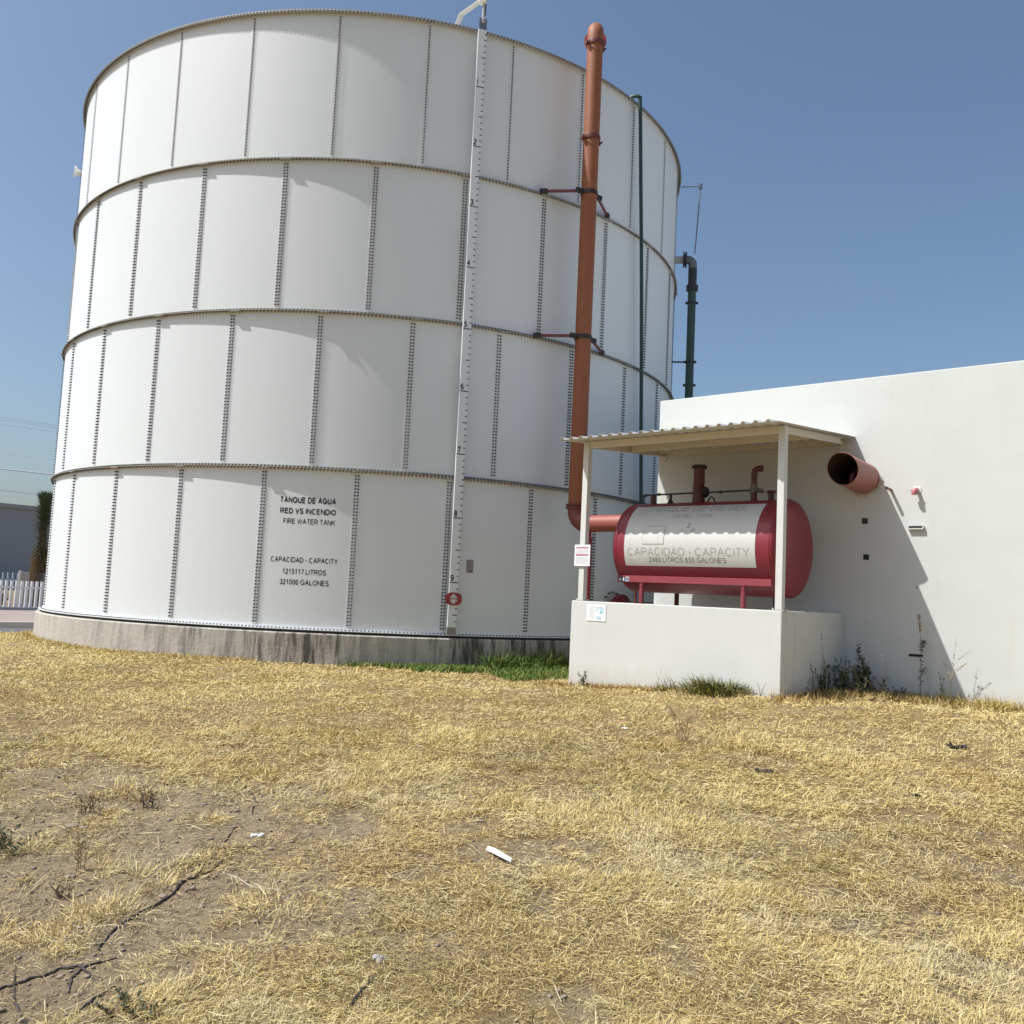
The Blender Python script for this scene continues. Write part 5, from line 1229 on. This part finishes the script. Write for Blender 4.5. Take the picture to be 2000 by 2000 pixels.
def grass_clump(pos, label, per, spread, Lr, tint, group=None):
    random.seed(per); x = RNG.normal(pos[0], spread, per); y = RNG.normal(pos[1], spread*0.7, per)
    a = np.arctan2(y-pos[1], x-pos[0]) + RNG.normal(0, 0.5, per)
    k = structures_mask(x, y); x, y, a = x[k], y[k], a[k]; n = len(x)
    t = np.array(tint)*RNG.uniform(0.6, 1.35, (n, 1)) + (RNG.random((n, 1)) < 0.35)*np.array([0.20, 0.14, 0.04])*RNG.random((n, 1))
    V, L, S, Tt = blades(x-pos[0], y-pos[1], np.full(n, -0.01), a, np.radians(RNG.uniform(30, 84, n)), RNG.uniform(*Lr, n), RNG.uniform(0.006, 0.011, n), np.radians(RNG.uniform(10, 75, n)), t, RNG.uniform(-0.8, 0.8, n))
    o = raw_mesh("grass_clump", V, L, S, M['fresh_grass'], tint=Tt)
    return as_thing(o, pos, label, "grass clump", group)
p = sp_(-0.80, -0.15); grass_clump(p, "big olive green grass clump bulging at the basin front near its right corner", 1500, 0.17, (0.10, 0.30), (0.145, 0.155, 0.045), "green clumps at the basin front")
p = sp_(-1.58, -0.10); grass_clump(p, "small spiky green grass clump left of the big one at the basin front", 90, 0.06, (0.08, 0.22), (0.12, 0.15, 0.05), "green clumps at the basin front")
p = sp_(0.22, 1.0); grass_clump(p, "yellow green grass clump where the basin's shaded end begins", 260, 0.12, (0.06, 0.18), (0.22, 0.21, 0.06))

# ------------------------------------------------------------------ roots, scraps and stones lying on the ground
def lying(name, pts, r, mat, label, cat, group=None, lift=0.4, seed=1, wob=0.006):
    random.seed(seed); P = []
    for i in range(len(pts)-1):
        for k in range(5):
            t = k/5; x = pts[i][0]*(1-t)+pts[i+1][0]*t + random.uniform(-wob, wob)*0.6; y = pts[i][1]*(1-t)+pts[i+1][1]*t + random.uniform(-wob, wob)
            P.append(Vector((x, y, gzs(x, y) + r*lift + random.uniform(0, r*0.5) + (pts[i][2] if len(pts[i]) > 2 else 0))))
    x, y = pts[-1][:2]; P.append(Vector((x, y, gzs(x, y) + r*lift)))
    P = smooth_path(P, 2); b = P[0].copy(); n = len(P)
    rr = [r*(0.35 + 0.65*min(1, 4*min(k+1, n-k)/n))*random.uniform(0.85, 1.15) for k in range(n)]
    o = MB().tube(P, rr, 8).build(name, mat, base=b, smooth=True)
    return as_thing(o, b, label, cat, group)
RG = "dark roots and cords on the dirt"
lying("root", [(-1.602, 3.952), (-1.615, 4.116), (-1.573, 4.307), (-1.514, 4.482), (-1.493, 4.671), (-1.443, 4.79), (-1.42, 4.954), (-1.43, 5.096), (-1.492, 5.265)], 0.0065, M['root'], "longest dark root snaking diagonally across the bare dirt", "root", RG, seed=2)
lying("root", [(-1.475, 4.697), (-1.485, 4.889), (-1.499, 5.111)], 0.003, M['root'], "thin side root forking off the longest one", "root", RG, seed=3)
lying("root", [(-1.492, 5.265), (-1.504, 5.458), (-1.523, 5.595)], 0.0045, M['root'], "short dark root beyond the upper end of the longest one", "root", RG, seed=4)
lying("root", [(-1.60, 5.24), (-1.45, 5.20), (-1.30, 5.26)], 0.0045, M['root'], "short crosswise root touching the longest one's far end", "root", RG, seed=14)
lying("cord", [(-1.95, 3.56), (-1.814, 3.615), (-1.768, 3.658), (-1.697, 3.727), (-1.669, 3.786), (-1.602, 3.798), (-1.532, 3.738), (-1.501, 3.693)], 0.0055, M['root'], "dark cord entering from the lower left corner and hooking down", "cord", RG, seed=5)
lying("cord", [(-1.843, 3.782), (-1.776, 3.642), (-1.712, 3.527), (-1.631, 3.422), (-1.528, 3.34), (-1.47, 3.27)], 0.0042, M['root'], "dark cord crossing the hooked one towards the bottom edge", "cord", RG, seed=6)
lying("root", [(-2.234, 6.406), (-2.12, 6.51), (-2.163, 6.768), (-2.117, 6.846)], 0.006, M['root'], "kinked dark root at the back edge of the dirt", "root", RG, seed=7)
lying("root", [(-1.831, 6.893), (-1.803, 6.571), (-1.624, 6.314), (-1.552, 6.115), (-1.502, 5.869)], 0.006, M['root'], "angular dark root right of the kinked one", "root", RG, seed=8)
lying("root", [(-1.552, 3.599), (-1.594, 3.718), (-1.58, 3.80), (-1.50, 3.90)], 0.0045, M['root'], "stubby root beside the hooked cord", "root", RG, seed=9)
lying("cord", [(-0.516, 3.50), (-0.486, 3.685), (-0.437, 3.821)], 0.006, M['pipe_dark'], "short dark cord lying in the grass at the bottom", "cord", None, seed=10)
lying("hose_end", [(-1.40, 3.62), (-1.43, 3.53), (-1.45, 3.44), (-1.46, 3.34)], 0.006, M['pipe_dark'], "bit of dark hose near the bottom left", "hose", None, seed=11)
lying("stalk", [(-1.38, 4.87), (-1.20, 4.74), (-1.0, 4.66)], 0.003, M['stem_pale'], "single long pale stalk lying on the smooth dirt", "stalk", None, seed=12, wob=0.004)
# folded white paper strip
b = Vector((0.01, 5.29, 0)); b.z = gzs(b.x, b.y) + 0.022
mb = MB(); L_ = [(-0.055, 0.085, 0.013, 0.012), (-0.02, 0.03, 0.018, 0.017), (0.025, -0.04, 0.012, 0.012), (0.075, -0.115, 0.004, 0.006)]
for (x, y, w, z) in L_: mb.v += [Vector((x-w*0.9, y-w*0.7, z-0.012)), Vector((x, y, z+0.008)), Vector((x+w, y+w*0.8, z-0.008))]
for i in range(3): mb.f += [(3*i, 3*i+1, 3*i+4, 3*i+3), (3*i+1, 3*i+2, 3*i+5, 3*i+4)]
o = mb.build("paper_scrap", M['scrap_white'], solid=0.002); as_thing(o, b, "folded strip of white litter lying in the middle of the grass", "litter")
def lump(name, pos, size, mat, label, cat, seed, group=None, flat=0.5, n=9):
    random.seed(seed); mb = MB()
    for k in range(n):
        c = Vector((random.uniform(-1, 1)*size[0], random.uniform(-1, 1)*size[1], random.uniform(0, 0.6)*size[2]))
        d = Vector((random.uniform(-1, 1), random.uniform(-1, 1), random.uniform(-0.2, 0.5))).normalized()*max(size)*0.45
        mb.tube([c-d, c, c+d], [size[2]*0.25, size[2]*0.75, size[2]*0.25], 7)
    o = mb.build(name, mat, smooth=True, ang=60); return as_thing(o, (pos[0], pos[1], gzs(*pos[:2]) + size[2]*0.3), label, cat, group)
SG = "black debris on the lawn"
lump("black_debris", (2.041, 7.363), (0.06, 0.03, 0.022), M['scrap_black'], "black shredded scrap in the middle right of the lawn", "debris", 1, SG)
lump("black_debris", (3.992, 8.351), (0.10, 0.03, 0.020), M['scrap_black'], "longer flat black scrap farthest right on the lawn", "debris", 2, SG, n=12)
lump("black_debris", (2.99, 6.843), (0.024, 0.022, 0.016), M['scrap_black'], "tiny black scrap below the longer flat one", "debris", 3, SG)
lump("pale_debris", (-1.354, 5.43), (0.030, 0.020, 0.013), M['scrap_white'], "crumpled white scrap at the tip of the dirt patch", "litter", 4)
lump("grey_debris", (-0.448, 3.934), (0.022, 0.016, 0.020), M['scrap_grey'], "frayed grey stub poking from the grass at lower centre", "debris", 5)
lump("pale_debris", (1.141, 8.762), (0.03, 0.02, 0.012), M['scrap_white'], "tiny white scrap on the lawn below the basin", "litter", 6)
random.seed(9)
def stone(pos, s, label, seed):
    random.seed(seed); mb = MB(); n, m = 9, 6
    for i in range(m+1):
        th = math.pi*i/m
        for j in range(n):
            ph = 2*math.pi*j/n; k = s*random.uniform(0.82, 1.12)
            mb.v.append(Vector((1.3*k*math.sin(th)*math.cos(ph), k*math.sin(th)*math.sin(ph), 0.6*k*math.cos(th))))
    for i in range(m):
        for j in range(n): mb.f.append((i*n+j, i*n+(j+1) % n, (i+1)*n+(j+1) % n, (i+1)*n+j))
    o = mb.build("stone", M['stone'], smooth=True, ang=60); as_thing(o, (pos[0], pos[1], gzs(*pos) + s*0.25), label, "stone", "stones on the dirt")
for q, (pos, s, lab) in enumerate([((-1.538, 4.503), 0.018, "rounded stone touching the middle of the longest root"), ((-2.393, 5.443), 0.030, "largest pale stone on the dirt at the left"), ((-2.33, 5.42), 0.020, "smaller stone beside the largest pale one"),
        ((-2.08, 4.72), 0.015, "dark stone left of the standing dead weed"), ((-1.20, 4.62), 0.014, "flat pale stone near the long lying stalk"), ((-1.12, 5.05), 0.014, "lone stone on the smooth dirt at the right"),
        ((-1.75, 4.12), 0.012, "pair stone nearer the root's lower end"), ((-1.72, 4.08), 0.010, "smallest stone just before the pair stone"), ((-1.33, 4.42), 0.012, "stone right of the longest root")]):
    stone(pos, s, lab, q+3)
